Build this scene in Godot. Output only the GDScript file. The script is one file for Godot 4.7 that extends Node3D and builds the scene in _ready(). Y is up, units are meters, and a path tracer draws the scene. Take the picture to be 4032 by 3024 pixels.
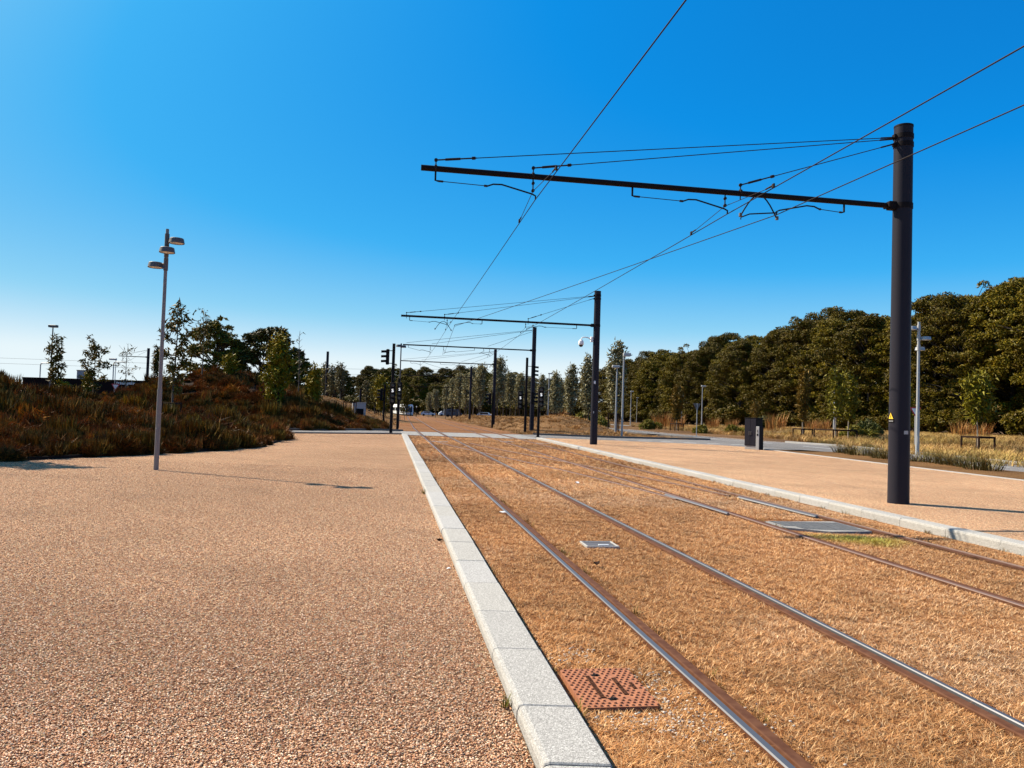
extends Node3D
# A tram line with dry grass track bed, catenary masts, gravel platforms and a wood beyond.

const TONE := 0.7   # vertex tones end at 1, so the ground textures are made 1 / TONE brighter
var rng := RandomNumberGenerator.new()
var used := {}
var M := {}
var noise := FastNoiseLite.new()
var ORD := ["first", "second", "third", "fourth", "fifth", "sixth", "seventh", "eighth", "ninth", "tenth", "eleventh", "twelfth", "thirteenth", "fourteenth", "fifteenth", "sixteenth", "seventeenth", "eighteenth", "nineteenth", "twentieth", "twenty-first", "twenty-second", "twenty-third", "twenty-fourth", "twenty-fifth", "twenty-sixth", "twenty-seventh", "twenty-eighth", "twenty-ninth", "thirtieth"]

# ------------------------------------------------------------------ mesh building
class MB:
	var v := PackedVector3Array()
	var n := PackedVector3Array()
	var c := PackedColorArray()
	var col := Color.WHITE

	func tri(a: Vector3, b: Vector3, d: Vector3, na: Vector3, nb: Vector3, nd: Vector3) -> void:
		if (b - a).cross(d - a).dot(na + nb + nd) > 0.0:
			v.append(a); v.append(d); v.append(b)
			n.append(na); n.append(nd); n.append(nb)
		else:
			v.append(a); v.append(b); v.append(d)
			n.append(na); n.append(nb); n.append(nd)
		c.append(col); c.append(col); c.append(col)

	func flat(a: Vector3, b: Vector3, d: Vector3, out: Vector3) -> void:
		var k := (b - a).cross(d - a).normalized()
		if k.dot(out) < 0.0:
			k = -k
		tri(a, b, d, k, k, k)

	func quad(a: Vector3, b: Vector3, d: Vector3, e: Vector3, out: Vector3) -> void:
		flat(a, b, d, out)
		flat(a, d, e, out)

	# a box with all edges chamfered by bv, centred on xf
	func box(xf: Transform3D, s: Vector3, bv := 0.0) -> void:
		var h := s * 0.5
		if bv <= 0.0:
			for ax in 3:
				for sg in [-1.0, 1.0]:
					var nn := Vector3.ZERO; nn[ax] = sg
					var u := Vector3.ZERO; u[(ax + 1) % 3] = h[(ax + 1) % 3]
					var w := Vector3.ZERO; w[(ax + 2) % 3] = h[(ax + 2) % 3]
					var o := Vector3.ZERO; o[ax] = sg * h[ax]
					quad(xf * (o + u + w), xf * (o - u + w), xf * (o - u - w), xf * (o + u - w), xf.basis * nn)
			return
		for ax in 3:
			var bx := (ax + 1) % 3
			var cx := (ax + 2) % 3
			for sg in [-1.0, 1.0]:
				var nn := Vector3.ZERO; nn[ax] = sg
				var u := Vector3.ZERO; u[bx] = h[bx] - bv
				var w := Vector3.ZERO; w[cx] = h[cx] - bv
				var o := Vector3.ZERO; o[ax] = sg * h[ax]
				quad(xf * (o + u + w), xf * (o - u + w), xf * (o - u - w), xf * (o + u - w), xf.basis * nn)
				for sb in [-1.0, 1.0]:
					var m := Vector3.ZERO; m[bx] = sb
					var p := Vector3.ZERO; p[ax] = sg * h[ax]; p[bx] = sb * (h[bx] - bv)
					var q := Vector3.ZERO; q[ax] = sg * (h[ax] - bv); q[bx] = sb * h[bx]
					quad(xf * (p + w), xf * (p - w), xf * (q - w), xf * (q + w), xf.basis * (nn + m))
		for sx in [-1.0, 1.0]:
			for sy in [-1.0, 1.0]:
				for sz in [-1.0, 1.0]:
					var k := Vector3(sx, sy, sz)
					flat(xf * Vector3(sx * h.x, sy * (h.y - bv), sz * (h.z - bv)), xf * Vector3(sx * (h.x - bv), sy * h.y, sz * (h.z - bv)), xf * Vector3(sx * (h.x - bv), sy * (h.y - bv), sz * h.z), xf.basis * k)

	func bx(p: Vector3, s: Vector3, bv := 0.0) -> void:
		box(Transform3D(Basis(), p), s, bv)

	# a round bar along a line of points; radii may be one value per point
	func tube(p: Array, r, sides := 8, caps := true) -> void:
		var rings := []
		var ns := []
		var last := Vector3.ZERO
		for i in p.size():
			var t: Vector3 = (p[mini(i + 1, p.size() - 1)] - p[maxi(i - 1, 0)]).normalized()
			var x := last
			if i == 0:
				x = t.cross(Vector3.UP if absf(t.y) < 0.9 else Vector3.RIGHT).normalized()
			else:
				x = (x - t * x.dot(t)).normalized()
			last = x
			var y := t.cross(x)
			var rr: float = r[i] if r is Array else r
			var ring := []; var nn := []
			for k in sides:
				var a := TAU * k / sides
				var d := x * cos(a) + y * sin(a)
				ring.append(p[i] + d * rr); nn.append(d)
			rings.append(ring); ns.append(nn)
		for i in p.size() - 1:
			for k in sides:
				var l := (k + 1) % sides
				tri(rings[i][k], rings[i][l], rings[i + 1][l], ns[i][k], ns[i][l], ns[i + 1][l])
				tri(rings[i][k], rings[i + 1][l], rings[i + 1][k], ns[i][k], ns[i + 1][l], ns[i + 1][k])
		if caps:
			for e in [0, p.size() - 1]:
				var o: Vector3 = p[e] - p[1 if e == 0 else e - 1]
				for k in range(1, sides - 1):
					flat(rings[e][0], rings[e][k], rings[e][k + 1], o)

	# profile of (radius, height) turned about the y axis of xf
	func lathe(xf: Transform3D, prof: Array, sides := 16) -> void:
		for i in prof.size() - 1:
			var p: Vector2 = prof[i]
			var q: Vector2 = prof[i + 1]
			var d := q - p
			var nr := Vector2(d.y, -d.x).normalized()
			for k in sides:
				var a := TAU * k / sides
				var b := TAU * (k + 1) / sides
				var ca := Vector3(cos(a), 0, sin(a)); var cb := Vector3(cos(b), 0, sin(b))
				var na := xf.basis * (ca * nr.x + Vector3.UP * nr.y); var nb := xf.basis * (cb * nr.x + Vector3.UP * nr.y)
				var a0 := xf * (ca * p.x + Vector3.UP * p.y); var a1 := xf * (ca * q.x + Vector3.UP * q.y)
				var b0 := xf * (cb * p.x + Vector3.UP * p.y); var b1 := xf * (cb * q.x + Vector3.UP * q.y)
				if p.x > 1e-5:
					tri(a0, b0, b1, na, nb, nb)
				if q.x > 1e-5:
					tri(a0, b1, a1, na, nb, na)

	# a flat polygon (points in the plane of xf, y = 0) given thickness t downwards
	func plate(xf: Transform3D, poly: PackedVector2Array, t: float) -> void:
		var ix := Geometry2D.triangulate_polygon(poly)
		var up := xf.basis.y
		for i in range(0, ix.size(), 3):
			var a := poly[ix[i]]; var b := poly[ix[i + 1]]; var d := poly[ix[i + 2]]
			flat(xf * Vector3(a.x, 0, a.y), xf * Vector3(b.x, 0, b.y), xf * Vector3(d.x, 0, d.y), up)
			if t > 0.0:
				flat(xf * Vector3(a.x, -t, a.y), xf * Vector3(b.x, -t, b.y), xf * Vector3(d.x, -t, d.y), -up)
		if t > 0.0:
			var sgn := -1.0 if Geometry2D.is_polygon_clockwise(poly) else 1.0
			for i in poly.size():
				var a := poly[i]; var b := poly[(i + 1) % poly.size()]
				var o := Vector3((b - a).y, 0, -(b - a).x) * sgn
				quad(xf * Vector3(a.x, 0, a.y), xf * Vector3(b.x, 0, b.y), xf * Vector3(b.x, -t, b.y), xf * Vector3(a.x, -t, a.y), xf.basis * o)

	# one bent leaf: a kite of two faces round its midrib
	func leaf(p: Vector3, along: Vector3, side: Vector3, l: float, w: float, fold: Vector3) -> void:
		var tip := p + along * l
		var m := p + along * l * 0.45
		flat(p, m + side * w, tip + fold * 0.3, fold + side * 0.01)
		flat(p, m - side * w, tip + fold * 0.3, fold - side * 0.01)

	func mesh() -> ArrayMesh:
		var a := []
		a.resize(Mesh.ARRAY_MAX)
		a[Mesh.ARRAY_VERTEX] = v
		a[Mesh.ARRAY_NORMAL] = n
		a[Mesh.ARRAY_COLOR] = c
		var m := ArrayMesh.new()
		m.add_surface_from_arrays(Mesh.PRIMITIVE_TRIANGLES, a)
		return m

# ------------------------------------------------------------------ naming
func numbered(called: String, parent: Node) -> String:
	var key := str(parent.get_instance_id()) + called
	used[key] = used.get(key, -1) + 1
	return called if used[key] == 0 else "%s_%03d" % [called, used[key]]

func thing(called: String, label: String, category: String, at := Vector3.ZERO, turn := 0.0, group := "") -> Node3D:
	var o := Node3D.new()
	o.name = numbered(called, self)
	add_child(o)
	o.position = at
	o.rotation.y = turn
	o.set_meta("label", label)
	o.set_meta("category", category)
	if group != "":
		o.set_meta("group", group)
	return o

func obj(called: String, mesh, mat: Material, parent: Node = self) -> MeshInstance3D:
	var o := MeshInstance3D.new()
	o.name = numbered(called, parent)
	o.mesh = mesh.mesh() if mesh is MB else mesh
	o.material_override = mat
	parent.add_child(o)
	return o

func tag(o: Node, label: String, category: String, group := "", kind := "") -> Node:
	o.set_meta("label", label)
	o.set_meta("category", category)
	if group != "": o.set_meta("group", group)
	if kind != "": o.set_meta("kind", kind)
	return o

func struct(called: String, mesh, mat: Material, label: String, category: String) -> MeshInstance3D:
	var o := obj(called, mesh, mat)
	tag(o, label, category, "", "structure")
	return o

func copy_of(o: Node3D, called: String, label: String, at: Vector3, turn := 0.0, s := 1.0, group := "") -> Node3D:
	var d: Node3D = o.duplicate()
	d.name = numbered(called, self)
	add_child(d)
	d.position = at
	d.rotation = Vector3(0, turn, 0)
	d.scale = Vector3.ONE * s
	d.set_meta("label", label)
	if group != "": d.set_meta("group", group)
	return d

func scatter(called: String, mesh, mat: Material, places: Array, tints: Array, label: String, category: String) -> void:
	var mm := MultiMesh.new()
	mm.transform_format = MultiMesh.TRANSFORM_3D
	mm.use_colors = true
	mm.mesh = mesh.mesh() if mesh is MB else mesh
	mm.instance_count = places.size()
	for i in places.size():
		mm.set_instance_transform(i, places[i])
		mm.set_instance_color(i, tints[i])
	var o := MultiMeshInstance3D.new()
	o.name = numbered(called, self)
	o.multimesh = mm
	o.material_override = mat
	add_child(o)
	tag(o, label, category, "", "stuff")

# ------------------------------------------------------------------ materials
func lin(r: float, g: float, b: float) -> Color:
	return Color(r, g, b).linear_to_srgb()

func lit(r: float, g: float, b: float) -> Color:
	return Color(minf(r / TONE, 1.0), minf(g / TONE, 1.0), minf(b / TONE, 1.0)).linear_to_srgb()

func mat(r: float, g: float, b: float, rough := 0.8, metal := 0.0) -> StandardMaterial3D:
	var m := StandardMaterial3D.new()
	m.albedo_color = lin(r, g, b)
	m.roughness = rough
	m.metallic = metal
	return m

func dull(m: StandardMaterial3D) -> StandardMaterial3D:
	m.metallic_specular = 0.18
	return m

func vmat(rough := 0.85) -> StandardMaterial3D:
	var m := StandardMaterial3D.new()
	m.vertex_color_use_as_albedo = true
	m.roughness = rough
	m.metallic_specular = 0.2
	return m

func leafmat(back: Color) -> StandardMaterial3D:
	var m := vmat(0.55)
	m.metallic_specular = 0.25
	m.cull_mode = BaseMaterial3D.CULL_DISABLED
	m.backlight_enabled = true
	m.backlight = back
	return m

func tri_tex(m: StandardMaterial3D, albedo: Texture2D, normal: Texture2D, tile: float, strength := 1.0) -> void:
	m.uv1_triplanar = true
	m.uv1_world_triplanar = true
	m.uv1_scale = Vector3.ONE / tile
	if albedo: m.albedo_texture = albedo
	if normal:
		m.normal_enabled = true
		m.normal_texture = normal
		m.normal_scale = strength

func byte(x: float) -> int:
	return clampi(int(x * 255.0), 0, 255)

# pebbles thrown one by one on a wrapping square; returns [colour, normals]
func pebble_maps(size: int, cells: int, palette: Array, under: Color, r: RandomNumberGenerator, lo := 0.5, hi := 0.85, bump := 5.0, clump := 0.0) -> Array:
	var fn := FastNoiseLite.new(); fn.seed = 9; fn.frequency = 22.0 / size; fn.fractal_octaves = 3
	var tone := fn.get_seamless_image(size, size)
	tone.convert(Image.FORMAT_L8)
	var tb := tone.get_data()
	var hgt := PackedByteArray(); hgt.resize(size * size)
	var rgb := PackedByteArray(); rgb.resize(size * size * 3)
	var ub := [byte(under.r), byte(under.g), byte(under.b)]
	for i in size * size:
		rgb[i * 3] = ub[0]; rgb[i * 3 + 1] = ub[1]; rgb[i * 3 + 2] = ub[2]
	var cw := float(size) / cells
	for cy in cells:
		for cx in cells:
			var px := (cx + r.randf()) * cw
			var py := (cy + r.randf()) * cw
			var ra := cw * r.randf_range(lo, hi)
			var rb := ra * r.randf_range(0.6, 1.0)
			var an := r.randf() * PI
			var ca := cos(an); var sa := sin(an)
			var top := r.randf_range(0.55, 1.0)
			var co: Color = palette[r.randi() % palette.size()]
			co = co * (r.randf_range(0.8, 1.2) * (1.0 + clump * (tb[posmod(int(py), size) * size + posmod(int(px), size)] / 127.5 - 1.0)))
			var cb := [byte(co.r), byte(co.g), byte(co.b)]
			var k := int(ceil(ra))
			for dy in range(-k, k + 1):
				for dx in range(-k, k + 1):
					var u := (dx * ca + dy * sa) / ra
					var w := (dy * ca - dx * sa) / rb
					var q := u * u + w * w
					if q < 1.0:
						var h := byte(top * sqrt(1.0 - q))
						var at := posmod(int(py) + dy, size) * size + posmod(int(px) + dx, size)
						if h > hgt[at]:
							hgt[at] = h
							rgb[at * 3] = cb[0]; rgb[at * 3 + 1] = cb[1]; rgb[at * 3 + 2] = cb[2]
	var im := Image.create_from_data(size, size, false, Image.FORMAT_RGB8, rgb)
	var nm := Image.create_from_data(size, size, false, Image.FORMAT_L8, hgt)
	nm.bump_map_to_normal_map(bump)
	return [ImageTexture.create_from_image(im), ImageTexture.create_from_image(nm)]

# short blades laid over one another; returns [colour, normals]
func straw_maps(size: int, count: int, palette: Array, under: Color, r: RandomNumberGenerator, length := 22.0) -> Array:
	var hgt := PackedByteArray(); hgt.resize(size * size)
	var rgb := PackedByteArray(); rgb.resize(size * size * 3)
	for i in size * size:
		rgb[i * 3] = byte(under.r); rgb[i * 3 + 1] = byte(under.g); rgb[i * 3 + 2] = byte(under.b)
	for i in count:
		var p := Vector2(r.randf(), r.randf()) * size
		var d := Vector2.from_angle(r.randf() * TAU)
		var bend := r.randf_range(-0.06, 0.06)
		var co: Color = palette[r.randi() % palette.size()]
		co = co * r.randf_range(0.7, 1.2)
		var h := byte(0.3 + 0.7 * float(i) / count)
		var cb := [byte(co.r), byte(co.g), byte(co.b)]
		for s in int(length * r.randf_range(0.5, 1.2)):
			var at := posmod(int(p.y), size) * size + posmod(int(p.x), size)
			hgt[at] = h
			rgb[at * 3] = cb[0]; rgb[at * 3 + 1] = cb[1]; rgb[at * 3 + 2] = cb[2]
			p += d
			d = d.rotated(bend)
	var im := Image.create_from_data(size, size, false, Image.FORMAT_RGB8, rgb)
	var nm := Image.create_from_data(size, size, false, Image.FORMAT_L8, hgt)
	nm.bump_map_to_normal_map(2.5)
	return [ImageTexture.create_from_image(im), ImageTexture.create_from_image(nm)]

# ------------------------------------------------------------------ the lie of the land
func smooth(a: float, b: float, x: float) -> float:
	var t := clampf((x - a) / (b - a), 0.0, 1.0)
	return t * t * (3.0 - 2.0 * t)

func gy(z: float) -> float:
	return -0.005 * clampf(-z - 60.0, 0.0, 165.0)

func track_a(d: float) -> float:
	return 2.63 - 0.157 * d + 0.018 * maxf(0.0, d - 60.0) - 0.0025 * pow(maxf(0.0, d - 222.0), 2.0)

func track_b(d: float) -> float:
	return track_a(d) + 3.72 + 0.005 * minf(d, 60.0)

func cross_line(d: float) -> float:
	var t := clampf((40.5 - d) / 28.0, 0.0, 1.0)
	t = t + 0.06 * sin(t * TAU) * -1.0
	return lerpf(track_a(d), track_b(d), t)

func land(x: float, z: float) -> float:
	var d := -z
	var y := gy(z) - 0.06
	# dry bank left of the line beyond the crossing
	var u := (x + 23.5) / (8.5 if x > -23.5 else 8.0)
	var w := (z + 93.0) / 10.5
	var k := u * u + w * w
	if k < 4.0:
		y += 3.0 * exp(-k * 1.6) * (1.0 + 0.12 * noise.get_noise_2d(x * 6.0, z * 6.0))
	# rough berm right of the line
	var e := x - track_b(d) - 2.4
	var b := smooth(0.0, 3.5, e) * smooth(56.0, 68.0, d) * (1.0 - smooth(140.0, 175.0, d)) * (1.0 - smooth(-6.0, 0.0, x - lerpf(10.5, 8.0, smooth(60.0, 100.0, d))))
	y += b * (0.95 + 0.22 * noise.get_noise_2d(x * 9.0, z * 9.0))
	# a hump where the crossing road meets the line
	var hu := (x - 4.6) / 3.6
	var hw := (z + 63.5) / 4.6
	y += 0.55 * exp(-(hu * hu + hw * hw)) * (1.0 + 0.25 * noise.get_noise_2d(x * 12.0, z * 12.0))
	# the wood and its verge lie a little higher
	y += 0.35 * smooth(24.0, 34.0, x) * smooth(20.0, 60.0, d)
	if x > 23.0 and d < 140.0:
		y += 0.12 * noise.get_noise_2d(x * 5.0, z * 5.0) * smooth(23.0, 27.0, x)
	return y

const BANK := [Vector2(-70, 6), Vector2(-16, -8), Vector2(-11.9, -18.0), Vector2(-10.3, -22.2), Vector2(-9.25, -24.8), Vector2(-9.0, -27.9), Vector2(-9.5, -31.8), Vector2(-11.2, -38.4), Vector2(-13.0, -40.8), Vector2(-17.5, -43.0), Vector2(-30, -46.0), Vector2(-30, -49.5), Vector2(-18, -48.5), Vector2(-13.2, -46.3), Vector2(-9.0, -51.6), Vector2(-8.6, -53.6), Vector2(-9.6, -60), Vector2(-11.5, -70), Vector2(-16, -76), Vector2(-24, -79), Vector2(-33, -74), Vector2(-42, -64), Vector2(-70, -62)]
var bank_poly := PackedVector2Array(BANK)

func bank_depth(x: float, z: float) -> float:
	var p := Vector2(x, z)
	var best := 1e9
	for i in BANK.size() - 1:
		if i == BANK.size() - 2: continue
		best = minf(best, p.distance_to(Geometry2D.get_closest_point_to_segment(p, BANK[i], BANK[i + 1])))
	return best

func bank_height(x: float, z: float) -> float:
	var s := bank_depth(x, z)
	var y := 0.07 + (1.0 + 0.35 * smooth(-27.0, -20.0, x)) * smooth(0.0, 12.0, s) + 0.75 * smooth(0.615, 0.68, x / z) * smooth(4.0, 14.0, s)
	var u := (x + 25.0) / (7.6 if x > -25.0 else 5.0)
	var w := (z + 62.0) / 9.5
	y += 2.35 * exp(-(u * u + w * w)) * smooth(0.0, 7.0, s)
	y += 0.30 * noise.get_noise_2d(x * 9.0, z * 9.0) * smooth(0.0, 3.0, s)
	return y

# a polygon cut into cells that carry the height and colour of their corners
func sheet(poly: PackedVector2Array, step: float, height: Callable, tone: Callable) -> MB:
	var m := MB.new()
	var lo := poly[0]; var hi := poly[0]
	for p in poly:
		lo = lo.min(p); hi = hi.max(p)
	var nx := int(ceil((hi.x - lo.x) / step)); var nz := int(ceil((hi.y - lo.y) / step))
	var inside := {}
	var hs := {}
	for j in nz + 1:
		for i in nx + 1:
			var q := lo + Vector2(i, j) * step
			inside[Vector2i(i, j)] = Geometry2D.is_point_in_polygon(q, poly)
	var at := func(q: Vector2) -> Vector3: return Vector3(q.x, height.call(q.x, q.y), q.y)
	for j in nz:
		for i in nx:
			var c := 0
			for k in [Vector2i(i, j), Vector2i(i + 1, j), Vector2i(i, j + 1), Vector2i(i + 1, j + 1)]:
				if inside[k]: c += 1
			var o := lo + Vector2(i, j) * step
			if c == 4:
				var ps := []
				for k in [Vector2i(0, 0), Vector2i(1, 0), Vector2i(1, 1), Vector2i(0, 1)]:
					var key: Vector2i = Vector2i(i, j) + k
					if not hs.has(key): hs[key] = [at.call(o + Vector2(k) * step), tone.call(o.x + k.x * step, o.y + k.y * step)]
					ps.append(hs[key])
				for t in [[0, 1, 2], [0, 2, 3]]:
					face(m, ps[t[0]], ps[t[1]], ps[t[2]])
			else:
				var cell := PackedVector2Array([o, o + Vector2(step, 0), o + Vector2(step, step), o + Vector2(0, step)])
				for part in Geometry2D.intersect_polygons(cell, poly):
					var ix := Geometry2D.triangulate_polygon(part)
					for t in range(0, ix.size(), 3):
						var ps := []
						for k in 3:
							var q: Vector2 = part[ix[t + k]]
							ps.append([at.call(q), tone.call(q.x, q.y)])
						face(m, ps[0], ps[1], ps[2])
	return m

func face(m: MB, a: Array, b: Array, c: Array) -> void:
	var k: Vector3 = (b[0] - a[0]).cross(c[0] - a[0]).normalized()
	if k.y < 0.0: k = -k
	var flip: bool = (b[0] - a[0]).cross(c[0] - a[0]).y > 0.0
	for p in ([a, c, b] if flip else [a, b, c]):
		m.v.append(p[0]); m.n.append(k); m.c.append(p[1] * TONE)

func grey(x: float) -> Color:
	return Color(x, x, x)

# ------------------------------------------------------------------ _ready
func _ready() -> void:
	rng.seed = 20231
	noise.seed = 5
	noise.frequency = 0.02
	noise.fractal_octaves = 4
	camera_and_light()
	materials()
	ground()
	tracks()
	grass()
	banks()
	wood()
	left_trees()
	right_trees()
	masts()
	wires()
	signals_and_lamps()
	street_things()
	far_things()
	small_things()

func camera_and_light() -> void:
	var cam := Camera3D.new()
	cam.name = "camera"
	cam.fov = 53.04
	cam.near = 0.05
	cam.far = 4000.0
	cam.position = Vector3(0, 1.6, 0)
	cam.basis = Basis(Vector3.RIGHT, deg_to_rad(2.0)) * Basis(Vector3.BACK, deg_to_rad(1.83))
	add_child(cam)
	var towards := Vector3(5.0, -5.3, 2.4).normalized()
	var sun := DirectionalLight3D.new()
	sun.name = "sun"
	sun.light_energy = 1.6
	sun.light_color = Color(1.0, 0.955, 0.87)
	sun.light_angular_distance = 0.5
	sun.shadow_enabled = true
	sun.basis = Basis.looking_at(towards)
	add_child(sun)
	var ex := 2.2
	# clear summer sky: pale at the horizon and towards the sun, deep blue away from it
	var w := 512; var h := 256
	var px := PackedFloat32Array(); px.resize(w * h * 3)
	var ramp := [Color8(8, 96, 182), Color8(15, 144, 230), Color8(64, 178, 245), Color8(145, 212, 246), Color8(233, 247, 252)]
	for i in ramp.size(): ramp[i] = (ramp[i] as Color).srgb_to_linear()
	for j in h:
		var el := PI * 0.5 - (j + 0.5) / h * PI
		for i in w:
			var az := (i + 0.5) / w * TAU
			var dir := Vector3(sin(az) * cos(el), sin(el), -cos(az) * cos(el))
			var ga := rad_to_deg(acos(clampf(dir.dot(-towards), -1, 1)))
			var f := 1.0 - (1.0 - minf(1.4 * exp(-maxf(rad_to_deg(el), 0.0) / 9.3), 1.0)) * (1.0 - minf(2.1 * exp(-ga / 23.0), 1.0))
			f = clampf(f, 0.0, 1.0) * 4.0
			var k := mini(int(f), 3)
			var co: Color = ramp[k].lerp(ramp[k + 1], f - k)
			var at := (j * w + i) * 3
			px[at] = co.r / ex; px[at + 1] = co.g / ex; px[at + 2] = co.b / ex
	var pan := PanoramaSkyMaterial.new()
	pan.panorama = ImageTexture.create_from_image(Image.create_from_data(w, h, false, Image.FORMAT_RGBF, px.to_byte_array()))
	var sky := Sky.new()
	sky.sky_material = pan
	var env := Environment.new()
	env.background_mode = Environment.BG_SKY
	env.sky = sky
	env.tonemap_mode = Environment.TONE_MAPPER_LINEAR
	env.tonemap_exposure = ex
	env.sdfgi_enabled = true
	env.ssao_enabled = true
	env.ssil_enabled = true
	var we := WorldEnvironment.new()
	we.name = "world_environment"
	we.environment = env
	add_child(we)

func materials() -> void:
	var r := RandomNumberGenerator.new()
	r.seed = 11
	var g := pebble_maps(1024, 190, [lit(.515, .260, .142), lit(.60, .343, .20), lit(.40, .195, .105), lit(.70, .49, .32), lit(.29, .14, .08), lit(.58, .287, .153), lit(.50, .335, .212)], lit(.03, .012, .008), r, 0.5, 1.0, 5.0, 0.32)
	var m := vmat(0.75); m.metallic_specular = 0.12; tri_tex(m, g[0], g[1], 1.3, 2.0); M.gravel = m
	var s := straw_maps(1024, 26000, [lit(.43, .205, .075), lit(.52, .27, .105), lit(.34, .152, .054), lit(.62, .38, .18), lit(.22, .095, .035)], lit(.14, .055, .02), r)
	m = vmat(0.9); tri_tex(m, s[0], s[1], 1.7, 1.0); M.turf = m
	m = vmat(0.95); tri_tex(m, s[0], s[1], 6.5, 1.0); M.meadow = m
	var q := pebble_maps(512, 130, [lin(.33, .315, .295), lin(.37, .355, .335), lin(.28, .265, .25), lin(.40, .385, .365), lin(.21, .2, .19)], lin(.31, .295, .28), r, 0.5, 0.9, 0.8)
	m = StandardMaterial3D.new(); m.roughness = 0.85; m.metallic_specular = 0.2; tri_tex(m, q[0], q[1], 0.55, 0.5); M.granite = m
	M.granite_dull = m.duplicate(); M.granite_dull.albedo_color = Color(.97, .968, .96)
	M.granite_warm = m.duplicate(); M.granite_warm.albedo_color = Color(.99, .985, .97)
	m = StandardMaterial3D.new(); m.roughness = 0.85; m.albedo_color = grey(0.86); m.metallic_specular = 0.2; tri_tex(m, q[0], q[1], 0.7, 0.5); M.slab = m
	q = pebble_maps(512, 90, [lit(.16, .15, .145), lit(.20, .19, .185), lit(.13, .12, .12), lit(.25, .24, .23)], lit(.10, .095, .09), r)
	m = vmat(0.85); tri_tex(m, q[0], q[1], 1.0, 0.6); M.asphalt = m
	q = pebble_maps(512, 60, [lit(.032, .018, .012), lit(.05, .03, .02), lit(.022, .013, .009)], lit(.012, .007, .005), r)
	m = vmat(0.95); tri_tex(m, q[0], q[1], 2.0, 1.0); M.soil = m
	M.paint = dull(mat(.023, .021, .027, 0.42))
	M.paint2 = dull(mat(.012, .009, .009, 0.55))
	M.wire = dull(mat(.025, .02, .02, 0.6))
	M.steel = mat(.15, .145, .15, 0.5, 0.8)
	M.steel_rusty = mat(.13, .075, .055, 0.65, 0.2)
	M.galv = mat(.36, .35, .34, 0.5, 0.35)
	M.galvdark = mat(.10, .085, .078, 0.55, 0.2)
	M.pole = mat(.20, .17, .155, 0.5, 0.2)
	M.rust = mat(.20, .085, .045, 0.75, 0.1)
	var nt := NoiseTexture2D.new()
	var fn := FastNoiseLite.new(); fn.frequency = 0.03; fn.fractal_octaves = 5; fn.seed = 3
	nt.noise = fn; nt.width = 256; nt.height = 256; nt.seamless = true
	var gr := Gradient.new()
	gr.set_color(0, lin(.19, .062, .026)); gr.set_color(1, lin(.36, .14, .06))
	nt.color_ramp = gr
	m = StandardMaterial3D.new(); m.roughness = 0.8; tri_tex(m, nt, null, 0.5); M.cover = m
	m = StandardMaterial3D.new(); m.roughness = 0.72; m.metallic_specular = 0.2; tri_tex(m, nt, null, 0.9); m.albedo_color = Color(.62, .66, .72); M.rail_rust = m
	M.white = mat(.72, .71, .69, 0.6)
	M.road_white = mat(.62, .62, .60, 0.75)
	M.black = dull(mat(.010, .008, .008, 0.6))
	M.stake = dull(mat(.03, .016, .011, 0.85))
	M.bark = mat(.10, .075, .055, 0.9)
	M.barkdark = mat(.05, .036, .026, 0.95)
	M.palebark = mat(.24, .20, .155, 0.9)
	M.leaf = leafmat(lin(.16, .14, .01))
	M.leafwood = leafmat(lin(.08, .07, .004))
	M.leafgrey = leafmat(lin(.22, .20, .09))
	M.blade = leafmat(lin(.12, .06, .02))
	M.heath = leafmat(lin(.16, .07, .012))
	M.glass = mat(.02, .022, .026, 0.12)
	M.red = mat(.42, .02, .02, 0.5)
	M.yellow = mat(.75, .47, .03, 0.5)
	M.lens = mat(.05, .045, .045, 0.3)
	var l := mat(.8, .8, .8, 0.6); l.emission_enabled = true; l.emission = Color(1, 1, 1); l.emission_energy_multiplier = 0.4; M.lit = l

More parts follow.
